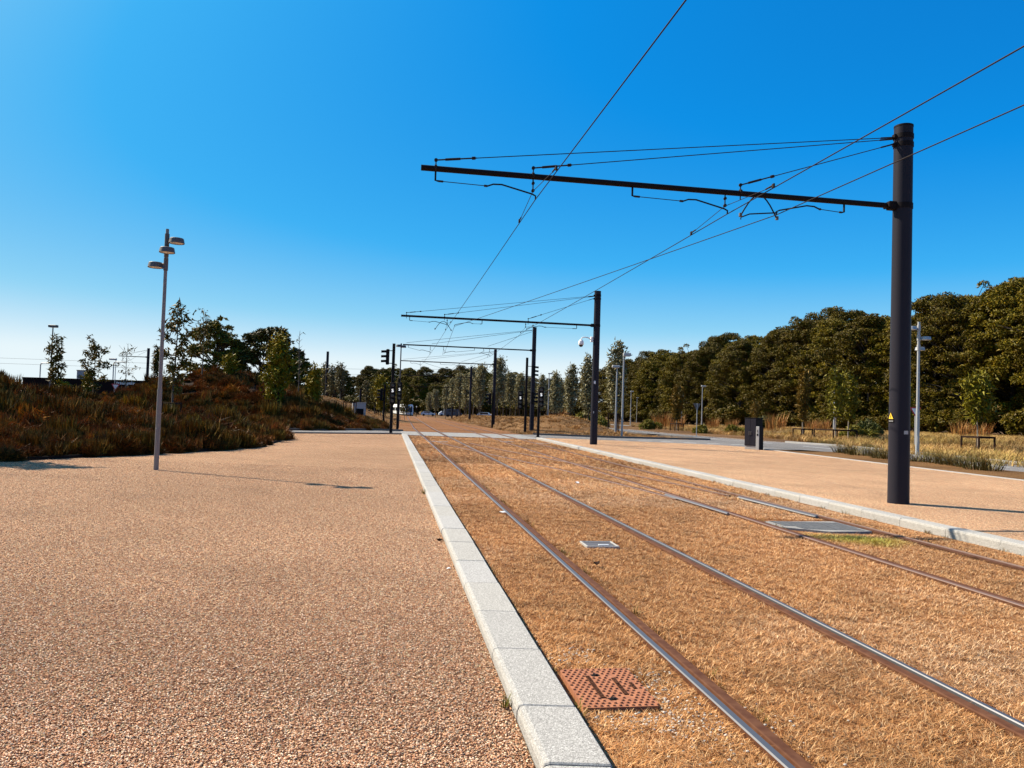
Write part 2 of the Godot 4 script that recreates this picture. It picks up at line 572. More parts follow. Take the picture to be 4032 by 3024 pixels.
# ------------------------------------------------------------------ ground, roads, platforms
func ground() -> void:
	var tone := func(x: float, z: float) -> Color:
		var k := 0.85 + 0.5 * noise.get_noise_2d(x * 3.0, z * 3.0)
		var gr := smooth(-0.15, 0.35, noise.get_noise_2d(x * 1.7 + 300.0, z * 1.7))
		return Color(.78 * k, .92 * k, 1.0 * k).lerp(Color(.45 * k, .70 * k, .55 * k), gr * 0.6 * smooth(20.0, 28.0, absf(x)))
	var xs := []; var zs := []
	for x in [-1500.0, -900.0, -500.0, -300.0, -200.0, -140.0, -100.0, -80.0]: xs.append(x)
	var xx := -60.0
	while xx < 76.0: xs.append(xx); xx += 1.25 if absf(xx) < 30.0 else 3.0
	for x in [80.0, 100.0, 140.0, 220.0, 400.0, 800.0, 1500.0]: xs.append(x)
	for z in [200.0, 60.0, 20.0, 0.0, -15.0, -30.0, -45.0]: zs.append(z)
	var zz := -50.0
	while zz > -150.0: zs.append(zz); zz -= 1.25
	for z in [-155.0, -165.0, -180.0, -205.0, -240.0, -300.0, -400.0, -600.0, -1000.0, -1800.0]: zs.append(z)
	var m := MB.new()
	var pts := []
	for z in zs:
		var row := []
		for x in xs: row.append([Vector3(x, land(x, z), z), tone.call(x, z)])
		pts.append(row)
	for j in zs.size() - 1:
		for i in xs.size() - 1:
			face(m, pts[j][i], pts[j][i + 1], pts[j + 1][i + 1])
			face(m, pts[j][i], pts[j + 1][i + 1], pts[j + 1][i])
	struct("ground", m, M.meadow, "dry grassland stretching to the horizon around the tram line", "ground")
	# left gravel platform
	var poly := PackedVector2Array([Vector2(-30, 8), Vector2(-30, -4), Vector2(-16, -8), Vector2(-11.9, -18.0), Vector2(-10.3, -22.2), Vector2(-9.25, -24.8), Vector2(-9.0, -27.9), Vector2(-9.5, -31.8), Vector2(-11.2, -38.4), Vector2(-12.4, -40.5), Vector2(-7.0, -44.8), Vector2(track_a(44.8) - 1.93, -44.8), Vector2(track_a(0) - 1.93, 0), Vector2(track_a(-8) - 1.93, 8)])
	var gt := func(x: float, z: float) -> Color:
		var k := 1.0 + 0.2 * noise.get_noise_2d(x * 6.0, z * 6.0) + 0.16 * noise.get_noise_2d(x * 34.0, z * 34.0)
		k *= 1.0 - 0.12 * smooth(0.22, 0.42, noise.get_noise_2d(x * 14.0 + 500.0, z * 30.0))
		if x < 0.6: k *= lerpf(0.5, 1.0, smooth(3.2, 8.0, -z))   # nearest base darkened: shade of the gaps between stones put into the colour
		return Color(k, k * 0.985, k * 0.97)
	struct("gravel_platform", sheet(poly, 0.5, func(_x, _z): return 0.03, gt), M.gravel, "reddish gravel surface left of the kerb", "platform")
	# right gravel platform, raised
	poly = PackedVector2Array()
	for d in [-8.0, 0.0, 10.0, 20.0, 30.0, 44.2]: poly.append(Vector2(track_a(d) + 5.46 + 0.013 * d, -d))
	for p in [Vector2(5, -43.9), Vector2(11, -42.0), Vector2(12.2, -40.5), Vector2(12.5, -38), Vector2(13.2, -32), Vector2(13.7, -27), Vector2(14.4, -21.6), Vector2(15.6, -12), Vector2(17.5, 8)]: poly.append(p)
	var base := MB.new(); base.plate(Transform3D(Basis(), Vector3(0, 0.10, 0)), poly, 0.16)
	struct("gravel_platform", sheet(poly, 0.5, func(_x, _z): return 0.11, func(x, z): return gt.call(x, z) * Color(1.27, 1.29, 1.28)), M.gravel, "pale sunlit gravel surface right of the tracks", "platform")  # tone raised to paint in the sunlit relief that the bumps lack
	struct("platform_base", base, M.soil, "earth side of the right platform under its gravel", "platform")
	# pale edging along its far side
	var line := [Vector2(17.5, 8), Vector2(15.6, -12), Vector2(14.4, -21.6), Vector2(13.7, -27), Vector2(13.2, -32), Vector2(12.5, -38)]
	struct("platform_edging", ribbon(line, 0.0, 0.12, func(_x, _z): return 0.135, 0.2), M.granite, "thin pale stone edging on the far side of the right platform", "edging")
	# the two roads
	var at := func(x: float, z: float) -> Color: return grey(1.0 + 0.35 * noise.get_noise_2d(x * 4.0, z * 4.0)) * Color(1, .98, .97)
	poly = PackedVector2Array([Vector2(-40, -45.2), Vector2(-30, -46.2), Vector2(-17.5, -43.2), Vector2(-12.4, -40.5), Vector2(-7, -44.8), Vector2(1.65, -44.35), Vector2(5, -44.0), Vector2(11, -42.2), Vector2(12.7, -40.2), Vector2(16.5, -41.5), Vector2(17.5, -52), Vector2(13.9, -53.6), Vector2(6.6, -51.6), Vector2(1.3, -53.2), Vector2(-6.9, -51.6), Vector2(-9, -51.4), Vector2(-13.5, -46.1), Vector2(-18, -48.3), Vector2(-30, -49.3), Vector2(-40, -49.3)])
	struct("crossing_road", sheet(poly, 1.5, func(_x, _z): return 0.004, at), M.asphalt, "grey road that crosses the tram line", "road")
	var up := [Vector2(3, -260), Vector2(8, -170), Vector2(11, -125), Vector2(13.4, -91), Vector2(14.4, -75), Vector2(15.7, -64), Vector2(17.3, -56.5), Vector2(19, -53.3), Vector2(20.9, -49), Vector2(21.6, -41.7), Vector2(21.7, -36.6), Vector2(21.7, -30), Vector2(21.9, -18), Vector2(22.4, 8)]
	var low := [Vector2(17.9, 8), Vector2(17.7, -18), Vector2(17.8, -26.7), Vector2(17.3, -34), Vector2(16.9, -38.5), Vector2(15.4, -41.5), Vector2(14.3, -48), Vector2(13.9, -53.6), Vector2(12.3, -60), Vector2(10.8, -65), Vector2(9.9, -69), Vector2(9.3, -78), Vector2(8.5, -95), Vector2(6, -125), Vector2(3, -170), Vector2(-2, -260)]
	poly = PackedVector2Array(up + low)
	struct("main_road", sheet(poly, 2.0, func(x, z): return maxf(gy(z), land(x, z)) + 0.012, at), M.asphalt, "grey road curving past the right platform", "road")
	# markings: edge line, middle dashes, give-way bars
	var mk := MB.new()
	var path := []
	for i in up.size() - 1: path.append(up[i + 1])
	struct("edge_line", ribbon(path.slice(2), 0.35, 0.47, func(x, z): return maxf(gy(z), land(x, z)) + 0.02, 0.0), M.road_white, "white line along the far edge of the main road", "road marking")
	var mid := [Vector2(11.2, -85), Vector2(12.2, -72), Vector2(13.9, -61), Vector2(16.0, -54.5), Vector2(17.6, -48), Vector2(19.0, -41), Vector2(19.5, -33), Vector2(19.7, -20), Vector2(20, 0)]
	var par := Node3D.new(); par.name = "centre_line"; add_child(par)
	tag(par, "row of white dashes down the middle of the main road", "road marking", "", "structure")
	for i in mid.size() - 1:
		var a: Vector2 = mid[i]; var b: Vector2 = mid[i + 1]
		var cnt := int(a.distance_to(b) / 4.0)
		for k in cnt:
			var p := a.lerp(b, (k + 0.15) / cnt); var q := a.lerp(b, (k + 0.65) / cnt)
			obj("dash", ribbon([p, q], -0.06, 0.06, func(x, z): return maxf(gy(z), land(x, z)) + 0.02, 0.0), M.road_white, par)
	par = Node3D.new(); par.name = "give_way_bars"; add_child(par)
	tag(par, "white bars where the crossing road meets the main road", "road marking", "", "structure")
	for k in 7:
		var p := Vector2(6.5 + k * 1.35, -47.7 + k * 0.28)
		obj("bar", ribbon([p, p + Vector2(0.75, 0.1)], -0.1, 0.1, func(_x, _z): return 0.012, 0.0), M.road_white, par)
	for k in 2:
		var p := Vector2(-10.3 + k * 2.0, -44.0 - k * 1.6)
		obj("bar", ribbon([p, p + Vector2(0.9, -0.72)], -0.12, 0.12, func(_x, _z): return 0.012, 0.0), M.road_white, par)
	# kerbs of the roads
	struct("road_kerb", ribbon([Vector2(19, -53.3), Vector2(20.9, -49), Vector2(21.6, -41.7), Vector2(21.7, -36.6), Vector2(21.7, -30), Vector2(21.9, -18), Vector2(22.4, 8)], 0.0, 0.16, func(_x, _z): return 0.12, 0.2), M.granite, "white kerb along the far side of the main road", "kerb")
	struct("island_kerb", ribbon([Vector2(8.9, -76), Vector2(9.7, -69), Vector2(10.7, -64.8), Vector2(12.1, -60), Vector2(13.8, -53.7), Vector2(6.6, -51.7), Vector2(1.6, -53.3)], 0.0, 0.14, func(x, z): return maxf(0.12, land(x, z) + 0.05), 0.3), M.galvdark, "dark kerb round the grass island between the roads", "kerb")
	struct("crossing_kerb", ribbon([Vector2(-12.5, -40.4), Vector2(-7.0, -44.7), Vector2(-6.3, -44.7)], 0.0, 0.12, func(_x, _z): return 0.10, 0.15), M.galvdark, "dark kerb between the left gravel and the crossing road", "kerb")
	struct("crossing_kerb", ribbon([Vector2(-18, -48.4), Vector2(-13.4, -46.2), Vector2(-9, -51.5), Vector2(-7.2, -51.7)], 0.0, 0.12, func(_x, _z): return 0.12, 0.2), M.galvdark, "dark kerb between the crossing road and the planted bank", "kerb")
	# footpath behind the verge
	struct("footpath", ribbon([Vector2(14, -190), Vector2(21, -140), Vector2(27, -105), Vector2(31, -88), Vector2(36, -75), Vector2(43, -62), Vector2(54, -48)], -1.5, 1.5, func(x, z): return land(x, z) + 0.06, 0.0), M.slab, "pale footpath between the road verge and the wood", "path")
	# dark edging of the planted bank
	var be := []
	for i in range(1, 9): be.append(BANK[i])
	struct("bed_edging", ribbon(be, 0.0, 0.05, func(_x, _z): return 0.11, 0.15), M.paint2, "dark metal edging of the planted bank beside the gravel", "edging")

# a strip along a line of points, between two offsets to its left, with sides of depth t
func ribbon(p: Array, a: float, b: float, height: Callable, t: float) -> MB:
	var m := MB.new()
	var q := []
	for i in p.size():
		if i > 0:
			var k := int(ceil((p[i] as Vector2).distance_to(p[i - 1]) / 3.0))
			for s in range(1, k): q.append((p[i - 1] as Vector2).lerp(p[i], float(s) / k))
		q.append(p[i])
	var l := []; var r := []
	for i in q.size():
		var d: Vector2 = (q[mini(i + 1, q.size() - 1)] - q[maxi(i - 1, 0)]).normalized()
		var s := Vector2(d.y, -d.x)
		for w in [[l, a], [r, b]]:
			var e: Vector2 = q[i] + s * w[1]
			w[0].append(Vector3(e.x, height.call(q[i].x, q[i].y), e.y))
	for i in q.size() - 1:
		m.quad(l[i], l[i + 1], r[i + 1], r[i], Vector3.UP)
		if t > 0.0:
			var dn := Vector3.DOWN * t
			m.quad(l[i], l[i + 1], l[i + 1] + dn, l[i] + dn, l[i] - r[i])
			m.quad(r[i], r[i + 1], r[i + 1] + dn, r[i] + dn, r[i] - l[i])
	if t > 0.0:
		for i in [0, q.size() - 1]:
			m.quad(l[i], r[i], r[i] + Vector3.DOWN * t, l[i] + Vector3.DOWN * t, l[i] - l[1 if i == 0 else i - 1])
	return m

# ------------------------------------------------------------------ tracks
func rail(label: String, centre: Callable, off: float, d0: float, d1: float, inner: float, worn := true) -> void:
	# grooved rail: a polished head outside, a groove and a rusty lip on the gauge side
	var t := thing("tram_rail", label, "rail", Vector3.ZERO, 0.0, "rails of the tram line")
	var prof := [Vector2(-.062, -.02), Vector2(-.062, .03), Vector2(-.056, .038), Vector2(-.024, .040), Vector2(-.018, .034), Vector2(-.016, .008), Vector2(.004, .008), Vector2(.008, .030), Vector2(.016, .034), Vector2(.072, .033), Vector2(.080, .026), Vector2(.080, -.02)]
	var ds := []
	var d := d0
	while d < d1:
		ds.append(d)
		d += 2.0 if d < 60.0 else 8.0
	ds.append(d1)
	var head := MB.new(); var lip := MB.new()
	for i in ds.size() - 1:
		for k in prof.size() - 1:
			var m: MB = head if k >= 1 and k <= 5 else lip
			var cs := []
			for e in [[ds[i], prof[k]], [ds[i + 1], prof[k]], [ds[i + 1], prof[k + 1]], [ds[i], prof[k + 1]]]:
				cs.append(Vector3(centre.call(e[0]) + off + e[1].x * inner, gy(-e[0]) + e[1].y, -e[0]))
			var o: Vector2 = prof[k + 1] - prof[k]
			m.quad(cs[0], cs[1], cs[2], cs[3], Vector3(-o.y * inner, o.x, 0))
	obj("rail_head", head, M.steel if worn else M.steel_rusty, t)
	obj("groove_lip", lip, M.rail_rust, t)

func tracks() -> void:
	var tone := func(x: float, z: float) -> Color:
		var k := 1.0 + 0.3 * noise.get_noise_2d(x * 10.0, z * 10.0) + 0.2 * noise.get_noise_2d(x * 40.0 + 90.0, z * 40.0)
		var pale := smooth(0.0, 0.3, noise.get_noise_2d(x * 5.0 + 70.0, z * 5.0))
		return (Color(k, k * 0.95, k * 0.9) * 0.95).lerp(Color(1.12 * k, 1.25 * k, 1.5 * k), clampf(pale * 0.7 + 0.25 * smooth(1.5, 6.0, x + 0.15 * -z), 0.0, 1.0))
	var poly := PackedVector2Array()
	for d in [-8.0, 10.0, 30.0, 44.4]: poly.append(Vector2(track_a(d) - 1.64, -d))
	for d in [44.4, 30.0, 10.0, -8.0]: poly.append(Vector2(track_a(d) + 5.2 + 0.013 * d, -d))
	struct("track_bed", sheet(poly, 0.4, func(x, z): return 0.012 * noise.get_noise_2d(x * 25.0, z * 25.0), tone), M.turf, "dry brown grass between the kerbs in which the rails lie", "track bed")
	poly = PackedVector2Array()
	for d in [52.0, 60.0, 90.0, 130.0, 180.0, 250.0]: poly.append(Vector2(track_a(d) - 2.1, -d))
	for d in [250.0, 180.0, 130.0, 90.0, 60.0, 53.0]: poly.append(Vector2(track_b(d) + 2.5, -d))
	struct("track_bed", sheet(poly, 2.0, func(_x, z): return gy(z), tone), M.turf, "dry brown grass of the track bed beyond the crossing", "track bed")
	# concrete crossing slabs between and beside the rails
	var slabs := Node3D.new(); slabs.name = "crossing_slabs"; add_child(slabs)
	tag(slabs, "pale concrete slabs laid across the tracks at the crossing", "paving", "", "structure")
	var a := track_a(48.0); var b := track_b(48.0)
	var cuts := [a - 1.9, a - 0.83, a - 0.60, a + 0.60, a + 0.83, b - 0.83, b - 0.6, b + 0.6, b + 0.83, b + 2.2]
	for i in [0, 2, 4, 6, 8]:
		var x0: float = cuts[i]; var x1: float = cuts[i + 1]
		var n := maxi(1, int((x1 - x0) / 1.1))
		for row in 2:
			for k in n:
				var m := MB.new()
				var pw := (x1 - x0) / n
				var cz := -46.35 - row * 3.4
				m.box(Transform3D(Basis(Vector3(1, 0, 0), Vector3.UP, Vector3(0.157, 0, 1)), Vector3(x0 + pw * (k + 0.5) + 0.157 * (cz + 48.0), -0.04, cz)), Vector3(pw - 0.02, 0.11, 3.37), 0.008)
				obj("slab", m, M.slab, slabs)
	var A := func(d): return track_a(d)
	var B := func(d): return track_b(d)
	var C := func(d): return cross_line(d)
	var h := 0.7265
	rail("nearest rail of the left track, running beside the left kerb", A, -h, -6.0, 250.0, 1.0)
	rail("right rail of the left track, the most polished of the rails", A, h, -6.0, 250.0, -1.0)
	rail("left rail of the right track, edged with rust", B, -h, -6.0, 250.0, 1.0, false)
	rail("right rail of the right track, closest to the right kerb", B, h, -6.0, 250.0, -1.0, false)
	rail("left rail of the crossover between the two tracks, half sunk in grass", C, -h, 14.6, 37.5, 1.0, false)
	rail("right rail of the crossover between the two tracks, half sunk in grass", C, h, 15.6, 36.0, -1.0, false)
	# switch blades where the crossover joins the right track
	for s in [[-1, "rusty switch blade against the left rail of the right track"], [1, "switch blade with a white edge against the right rail of the right track"]]:
		var t := thing("switch_blade", s[1], "switch blade", Vector3.ZERO, 0.0, "switch blades of the right track")
		var m := MB.new(); var w := MB.new()
		var pts := []; var edge := []
		for k in 7:
			var d := 12.6 + k * 0.45
			var x: float = track_b(d) + s[0] * h - 0.12 - 0.012 * k
			pts.append(Vector3(x, 0.028, -d)); edge.append(Vector3(x - 0.045, 0.034, -d))
		m.tube(pts, 0.034, 4)
		w.tube(edge, 0.005, 4)
		obj("blade", m, M.steel, t)
		obj("blade_edge", w, M.galv if s[0] > 0 else M.rail_rust, t)
	# kerbs of separate stones
	var joints := [2.35, 3.33, 3.97, 4.9, 5.8, 6.75, 7.7, 8.75, 9.7, 10.8, 11.9, 12.9, 13.9, 15.0, 16.0, 17.0]
	while joints[-1] < 43.5: joints.append(joints[-1] + 1.0)
	joints.push_front(1.35); joints.push_front(0.3)
	kerb("granite_kerb", "pale granite kerb of separate stones left of the tracks", joints, func(d): return track_a(d) - 1.93, func(d): return track_a(d) - 1.63, 0.105, 0.02, -1)
	joints = []
	var jd := 1.0
	while jd < 44.2:
		joints.append(jd)
		jd += 1.0
	kerb("granite_kerb", "pale granite kerb of separate stones right of the tracks", joints, func(d): return track_a(d) + 5.18 + 0.013 * d, func(d): return track_a(d) + 5.46 + 0.013 * d, 0.135, 0.02, -1)

func kerb(called: String, label: String, joints: Array, left: Callable, right: Callable, top: float, ch: float, side: int) -> void:
	var par := Node3D.new(); par.name = numbered(called, self); add_child(par)
	tag(par, label, "kerb", "", "structure")
	for i in joints.size() - 1:
		var d0: float = joints[i] + 0.004; var d1: float = joints[i + 1] - 0.004
		var m := MB.new()
		var dy := rng.randf_range(-0.004, 0.004); var dx := rng.randf_range(-0.004, 0.004)
		var e := 0.006
		var prof := func(d: float, inset: float) -> Array:
			var l: float = left.call(d) + dx; var r: float = right.call(d) + dx
			var t := top + dy - inset
			return [Vector3(l, -0.1, -d), Vector3(l, t - ch * 1.6, -d), Vector3(l + ch * 0.5, t - ch * 0.4, -d), Vector3(l + ch * 1.6, t, -d), Vector3(r - 0.008, t, -d), Vector3(r, t - 0.008, -d), Vector3(r, -0.1, -d)]
		var st := [prof.call(d0, e), prof.call(d0 + e, 0.0), prof.call(d1 - e, 0.0), prof.call(d1, e)]
		var outs := [Vector3(-1, 0, 0), Vector3(-1, .6, 0), Vector3(-.6, 1, 0), Vector3(0, 1, 0), Vector3(1, 1, 0), Vector3(1, 0, 0)]
		for s in 3:
			for k in 6:
				m.quad(st[s][k], st[s + 1][k], st[s + 1][k + 1], st[s][k + 1], outs[k])
		for s in [0, 3]:
			for k in range(1, 6):
				m.flat(st[s][0], st[s][k], st[s][k + 1], Vector3(0, 0, 1 if s == 0 else -1))
		obj("kerb_stone", m, [M.granite, M.granite_dull, M.granite_warm][rng.randi() % 3], par)

# ------------------------------------------------------------------ grass on the track bed
func tuft(r: RandomNumberGenerator, blades: int, spread: float, hlo: float, hhi: float, lean: float, width: float, cols: Array) -> MB:
	var m := MB.new()
	for i in blades:
		var a := r.randf() * TAU
		var p := Vector3(cos(a), 0, sin(a)) * spread * sqrt(r.randf())
		var b := a + r.randf_range(-1.0, 1.0)
		var h := r.randf_range(hlo, hhi)
		var ln := lean * r.randf_range(0.3, 1.2) * h
		var o := Vector3(cos(b), 0, sin(b))
		var s := Vector3(-o.z, 0, o.x) * width * r.randf_range(0.6, 1.2)
		var md := p + o * ln * 0.35 + Vector3.UP * h * 0.62
		var tp := p + o * ln + Vector3.UP * h
		m.col = cols[r.randi() % cols.size()] * r.randf_range(0.8, 1.2)
		m.flat(p - s, p + s, md + s * 0.7, o + Vector3.UP * 0.5)
		m.flat(p - s, md + s * 0.7, md - s * 0.7, o + Vector3.UP * 0.5)
		m.flat(md - s * 0.7, md + s * 0.7, tp, o + Vector3.UP * 0.5)
	return m

func grass() -> void:
	var r := RandomNumberGenerator.new(); r.seed = 77
	var straw := [Color(.44, .215, .076), Color(.55, .29, .112), Color(.35, .158, .054), Color(.70, .45, .22), Color(.50, .245, .092), Color(.28, .124, .045)]
	for variant in 3:
		var tm := tuft(r, 15, 0.042, 0.010, 0.031, [1.6, 2.6, 3.6][variant], 0.0019, straw)
		var places := []; var tints := []
		for i in 32000:
			var d := 2.6 + 20.0 * pow(r.randf(), 1.6)
			var x0 := track_a(d) - 1.6; var x1 := track_a(d) + 5.2
			var x := r.randf_range(x0, x1)
			if absf(x / d) > 0.72: continue
			if near_metal(x, d): continue
			var pale := smooth(0.0, 0.3, noise.get_noise_2d(x * 5.0 + 70.0, -d * 5.0))
			var k := 1.0 + 0.3 * noise.get_noise_2d(x * 10.0, -d * 10.0)
			var gp := smooth(1.0, 0.2, Vector2((x - 4.7) / 0.75, (d - 10.45) / 0.65).length() + 0.5 * noise.get_noise_2d(x * 30.0, d * 30.0))
			var s := r.randf_range(0.7, 1.35) * (1.0 + 0.35 * smooth(8.0, 20.0, d)) * (1.0 + 0.5 * gp)
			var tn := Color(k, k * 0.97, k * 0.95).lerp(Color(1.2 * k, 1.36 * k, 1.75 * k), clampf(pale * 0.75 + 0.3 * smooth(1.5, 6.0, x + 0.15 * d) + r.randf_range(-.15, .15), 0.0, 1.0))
			if noise.get_noise_2d(x * 55.0 + 10.0, -d * 55.0) < -0.27: tn *= 0.8
			tn = tn.lerp(Color(.72, 1.15, .45), gp)
			places.append(Transform3D(Basis(Vector3.UP, r.randf() * TAU).scaled(Vector3(s, s * r.randf_range(0.7, 1.2), s)), Vector3(x, -0.004, -d)))
			tints.append(tn)
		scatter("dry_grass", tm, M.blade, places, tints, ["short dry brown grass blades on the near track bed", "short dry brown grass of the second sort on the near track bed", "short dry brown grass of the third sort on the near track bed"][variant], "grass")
	var tm := tuft(r, 16, 0.09, 0.03, 0.07, 1.4, 0.006, straw)
	var places := []; var tints := []
	for i in 14000:
		var d := r.randf_range(15.0, 44.0)
		var x := r.randf_range(track_a(d) - 1.6, track_a(d) + 5.2 + 0.013 * d)
		if near_metal(x, d): continue
		var k := 0.9 + 0.5 * noise.get_noise_2d(x * 10.0, -d * 10.0)
		places.append(Transform3D(Basis(Vector3.UP, r.randf() * TAU).scaled(Vector3.ONE * r.randf_range(0.6, 1.2)), Vector3(x, -0.01, -d)))
		tints.append(Color(k, k, k))
	scatter("dry_grass", tm, M.blade, places, tints, "dry brown grass on the far part of the track bed up to the crossing", "grass")
	# tufts along the foot of the kerbs and rails
	tm = tuft(r, 16, 0.03, 0.03, 0.09, 0.8, 0.003, [Color(.22, .12, .035), Color(.28, .15, .045), Color(.16, .12, .025)])
	places = []; tints = []
	for i in 900:
		var d := 2.8 + 36.0 * pow(r.randf(), 1.4)
		var e: float = [track_a(d) + 5.15 + 0.013 * d, track_a(d) - 1.60, track_a(d) - 0.64 + 0.03, track_b(d) - 0.62, track_b(d) + 0.82][r.randi() % 5]
		if noise.get_noise_2d(d * 40.0, e * 3.0) < 0.02: continue
		places.append(Transform3D(Basis(Vector3.UP, r.randf() * TAU).scaled(Vector3.ONE * r.randf_range(0.5, 1.1)), Vector3(e + r.randf_range(-.02, .02), -0.005, -d)))
		tints.append(grey(r.randf_range(0.7, 1.2)))
	scatter("grass_fringe", tm, M.blade, places, tints, "longer grass fringe along the kerb feet and rails", "grass")

func near_metal(x: float, d: float) -> bool:
	for e in [track_a(d) - .7265, track_a(d) + .7265, track_b(d) - .7265, track_b(d) + .7265]:
		if absf(x - e) < 0.095: return true
	if d > 14.0 and d < 38.0:
		for s in [-.7265, .7265]:
			if absf(x - cross_line(d) - s) < 0.07: return true
	if d > 4.17 and d < 4.84 and x < 0.86 - 0.13 * (d - 4.2) and x > 0.30: return true
	if d > 9.18 and d < 9.62 and x > 0.88 and x < 1.37: return true
	if d > 10.95 and d < 12.3 and x > track_b(d) - 0.62 and x < track_b(d) + 0.62: return true
	return false

# ------------------------------------------------------------------ planted banks
func banks() -> void:
	var tone := func(x: float, z: float) -> Color: return grey(0.9 + 0.6 * noise.get_noise_2d(x * 8.0, z * 8.0))
	struct("planted_bank", sheet(bank_poly, 1.0, func(x, z): return bank_height(x, z), tone), M.soil, "dark earth bank under the heath plants on the left", "bank")
	var r := RandomNumberGenerator.new(); r.seed = 404
	# four sorts of ground cover
	var spiky := MB.new()
	for i in 620:
		var d := Vector3(r.randfn(), absf(r.randfn()) * 0.8 + 0.05, r.randfn()).normalized()
		var lump := 0.78 + 0.22 * sin(d.x * 6.0 + 1.0) * sin(d.z * 7.0) * sin(d.y * 5.0)
		var p := Vector3(d.x * 0.44, d.y * 0.36, d.z * 0.44) * lump * r.randf_range(0.7, 1.0)
		var al := (d + Vector3(r.randfn(), r.randfn() * 0.6 + 0.35, r.randfn()) * 0.6).normalized()
		var sd := al.cross(Vector3(r.randfn(), r.randfn(), r.randfn())).normalized()
		spiky.col = [Color(.14, .056, .014), Color(.19, .074, .017), Color(.085, .036, .011), Color(.25, .11, .022), Color(.11, .066, .013)][r.randi() % 5] * r.randf_range(.8, 1.2)
		spiky.leaf(p, al, sd, r.randf_range(.035, .075), r.randf_range(.005, .010), sd.cross(al))
	var leafy := MB.new()
	for i in 170:
		var a := r.randf() * TAU
		var p := Vector3(cos(a), 0, sin(a)) * 0.34 * sqrt(r.randf()) + Vector3.UP * r.randf_range(0.05, 0.34)
		var al := (Vector3(cos(a), r.randf_range(-.4, .7), sin(a)) + Vector3(r.randf_range(-.5, .5), 0, r.randf_range(-.5, .5))).normalized()
		var sd := al.cross(Vector3.UP).normalized()
		leafy.col = [Color(.10, .062, .012), Color(.14, .085, .014), Color(.07, .045, .010), Color(.24, .16, .03), Color(.11, .085, .012)][r.randi() % 5]
		leafy.leaf(p, al, sd, r.randf_range(.04, .085), r.randf_range(.013, .025), sd.cross(al))
	var woody := tuft(r, 26, 0.2, 0.12, 0.34, 0.7, 0.003, [Color(.14, .062, .022), Color(.20, .09, .03)])
	for i in 50:
		var a := r.randf() * TAU
		var p := Vector3(cos(a), 0, sin(a)) * 0.22 * sqrt(r.randf()) + Vector3.UP * r.randf_range(0.1, 0.36)
		var al := Vector3(cos(a), r.randf_range(-.2, .9), sin(a)).normalized()
		var sd := al.cross(Vector3.UP).normalized()
		woody.col = [Color(.24, .10, .025), Color(.28, .17, .03), Color(.14, .075, .02)][r.randi() % 3]
		woody.leaf(p, al, sd, r.randf_range(.04, .09), .018, sd.cross(al))
	var kinds := [[spiky, M.heath, 9500, "low rusty brown heath bushes covering the planted bank", "heath"], [leafy, M.heath, 3400, "dark green leafy ground cover among the heath on the bank", "ground cover"], [woody, M.heath, 1100, "tall rusty stems standing out of the heath on the bank", "heath"]]
	for k in kinds.size():
		var places := []; var tints := []
		var tries := 0
		while places.size() < kinds[k][2] and tries < 60000:
			tries += 1
			var x := r.randf_range(-46.0, -8.5); var z := r.randf_range(-76.0, -8.0)
			if x / -z < -0.74: continue
			if r.randf() > clampf(30.0 / -z, 0.35, 1.0): continue
			if not Geometry2D.is_point_in_polygon(Vector2(x, z), bank_poly): continue
			var f := noise.get_noise_2d(x * 8.0 + 40.0 * k, z * 8.0)
			if f < [-0.30, -0.02, 0.08][k]: continue
			var s := r.randf_range(0.6, 1.25) * lerpf(0.75, 1.0, smooth(0.0, 2.0, bank_depth(x, z))) * lerpf(1.0, 1.15, smooth(30.0, 60.0, -z)) * (0.62 + 1.3 * maxf(0.0, noise.get_noise_2d(x * 16.0, z * 16.0)) + (0.45 if r.randf() < 0.05 else 0.0) + 0.25 * smooth(0.6, 0.0, bank_depth(x, z))) * (1.0 - 0.35 * smooth(-14.0, -11.0, x) * smooth(-48.0, -50.0, z))
			var sh := r.randf_range(0.5, 1.3)
			places.append(Transform3D(Basis(Vector3.UP, r.randf() * TAU).scaled(Vector3(s, s * r.randf_range(0.7, 1.3), s)), Vector3(x, bank_height(x, z) - 0.03, z)))
			tints.append(Color(sh * r.randf_range(.9, 1.15), sh, sh * r.randf_range(.8, 1.2)) if r.randf() > 0.05 else Color(1.7, 1.7, .8))
		scatter(["heath_plants", "ground_cover", "heath_stems"][k], kinds[k][0], kinds[k][1], places, tints, kinds[k][3], kinds[k][4])
	# dry meadow grass on the banks and verges beyond
	var dry := tuft(r, 44, 0.38, 0.14, 0.50, 1.0, 0.012, [Color(.42, .25, .09), Color(.52, .33, .13), Color(.32, .18, .06), Color(.28, .20, .05)])
	var places := []; var tints := []
	for i in 15000:
		var x := r.randf_range(14.0, 72.0); var z := -r.randf_range(24.0, 130.0)
		if x / -z > 0.74 or x < 22.3 + 6.0 * noise.get_noise_2d(x, z) or (z < -52.0 and x < 15.5 - 0.05 * (z + 52.0) * -1.0): continue
		if near_path(x, z): continue
		var k := r.randf_range(0.75, 1.25) * (1.0 + 0.7 * noise.get_noise_2d(x * 4.0, z * 4.0))
		var g := smooth(0.0, 0.3, noise.get_noise_2d(x * 3.0 + 50.0, z * 3.0))
		var s := r.randf_range(0.6, 1.3)
		places.append(Transform3D(Basis(Vector3.UP, r.randf() * TAU).scaled(Vector3.ONE * s), Vector3(x, land(x, z) - 0.02, z)))
		tints.append(Color(k, k, k).lerp(Color(.6 * k, .75 * k, .45 * k), g * 0.45))
	scatter("verge_grass", dry, M.blade, places, tints, "long pale dry grass on the verge between the main road and the wood", "grass")
	places = []; tints = []
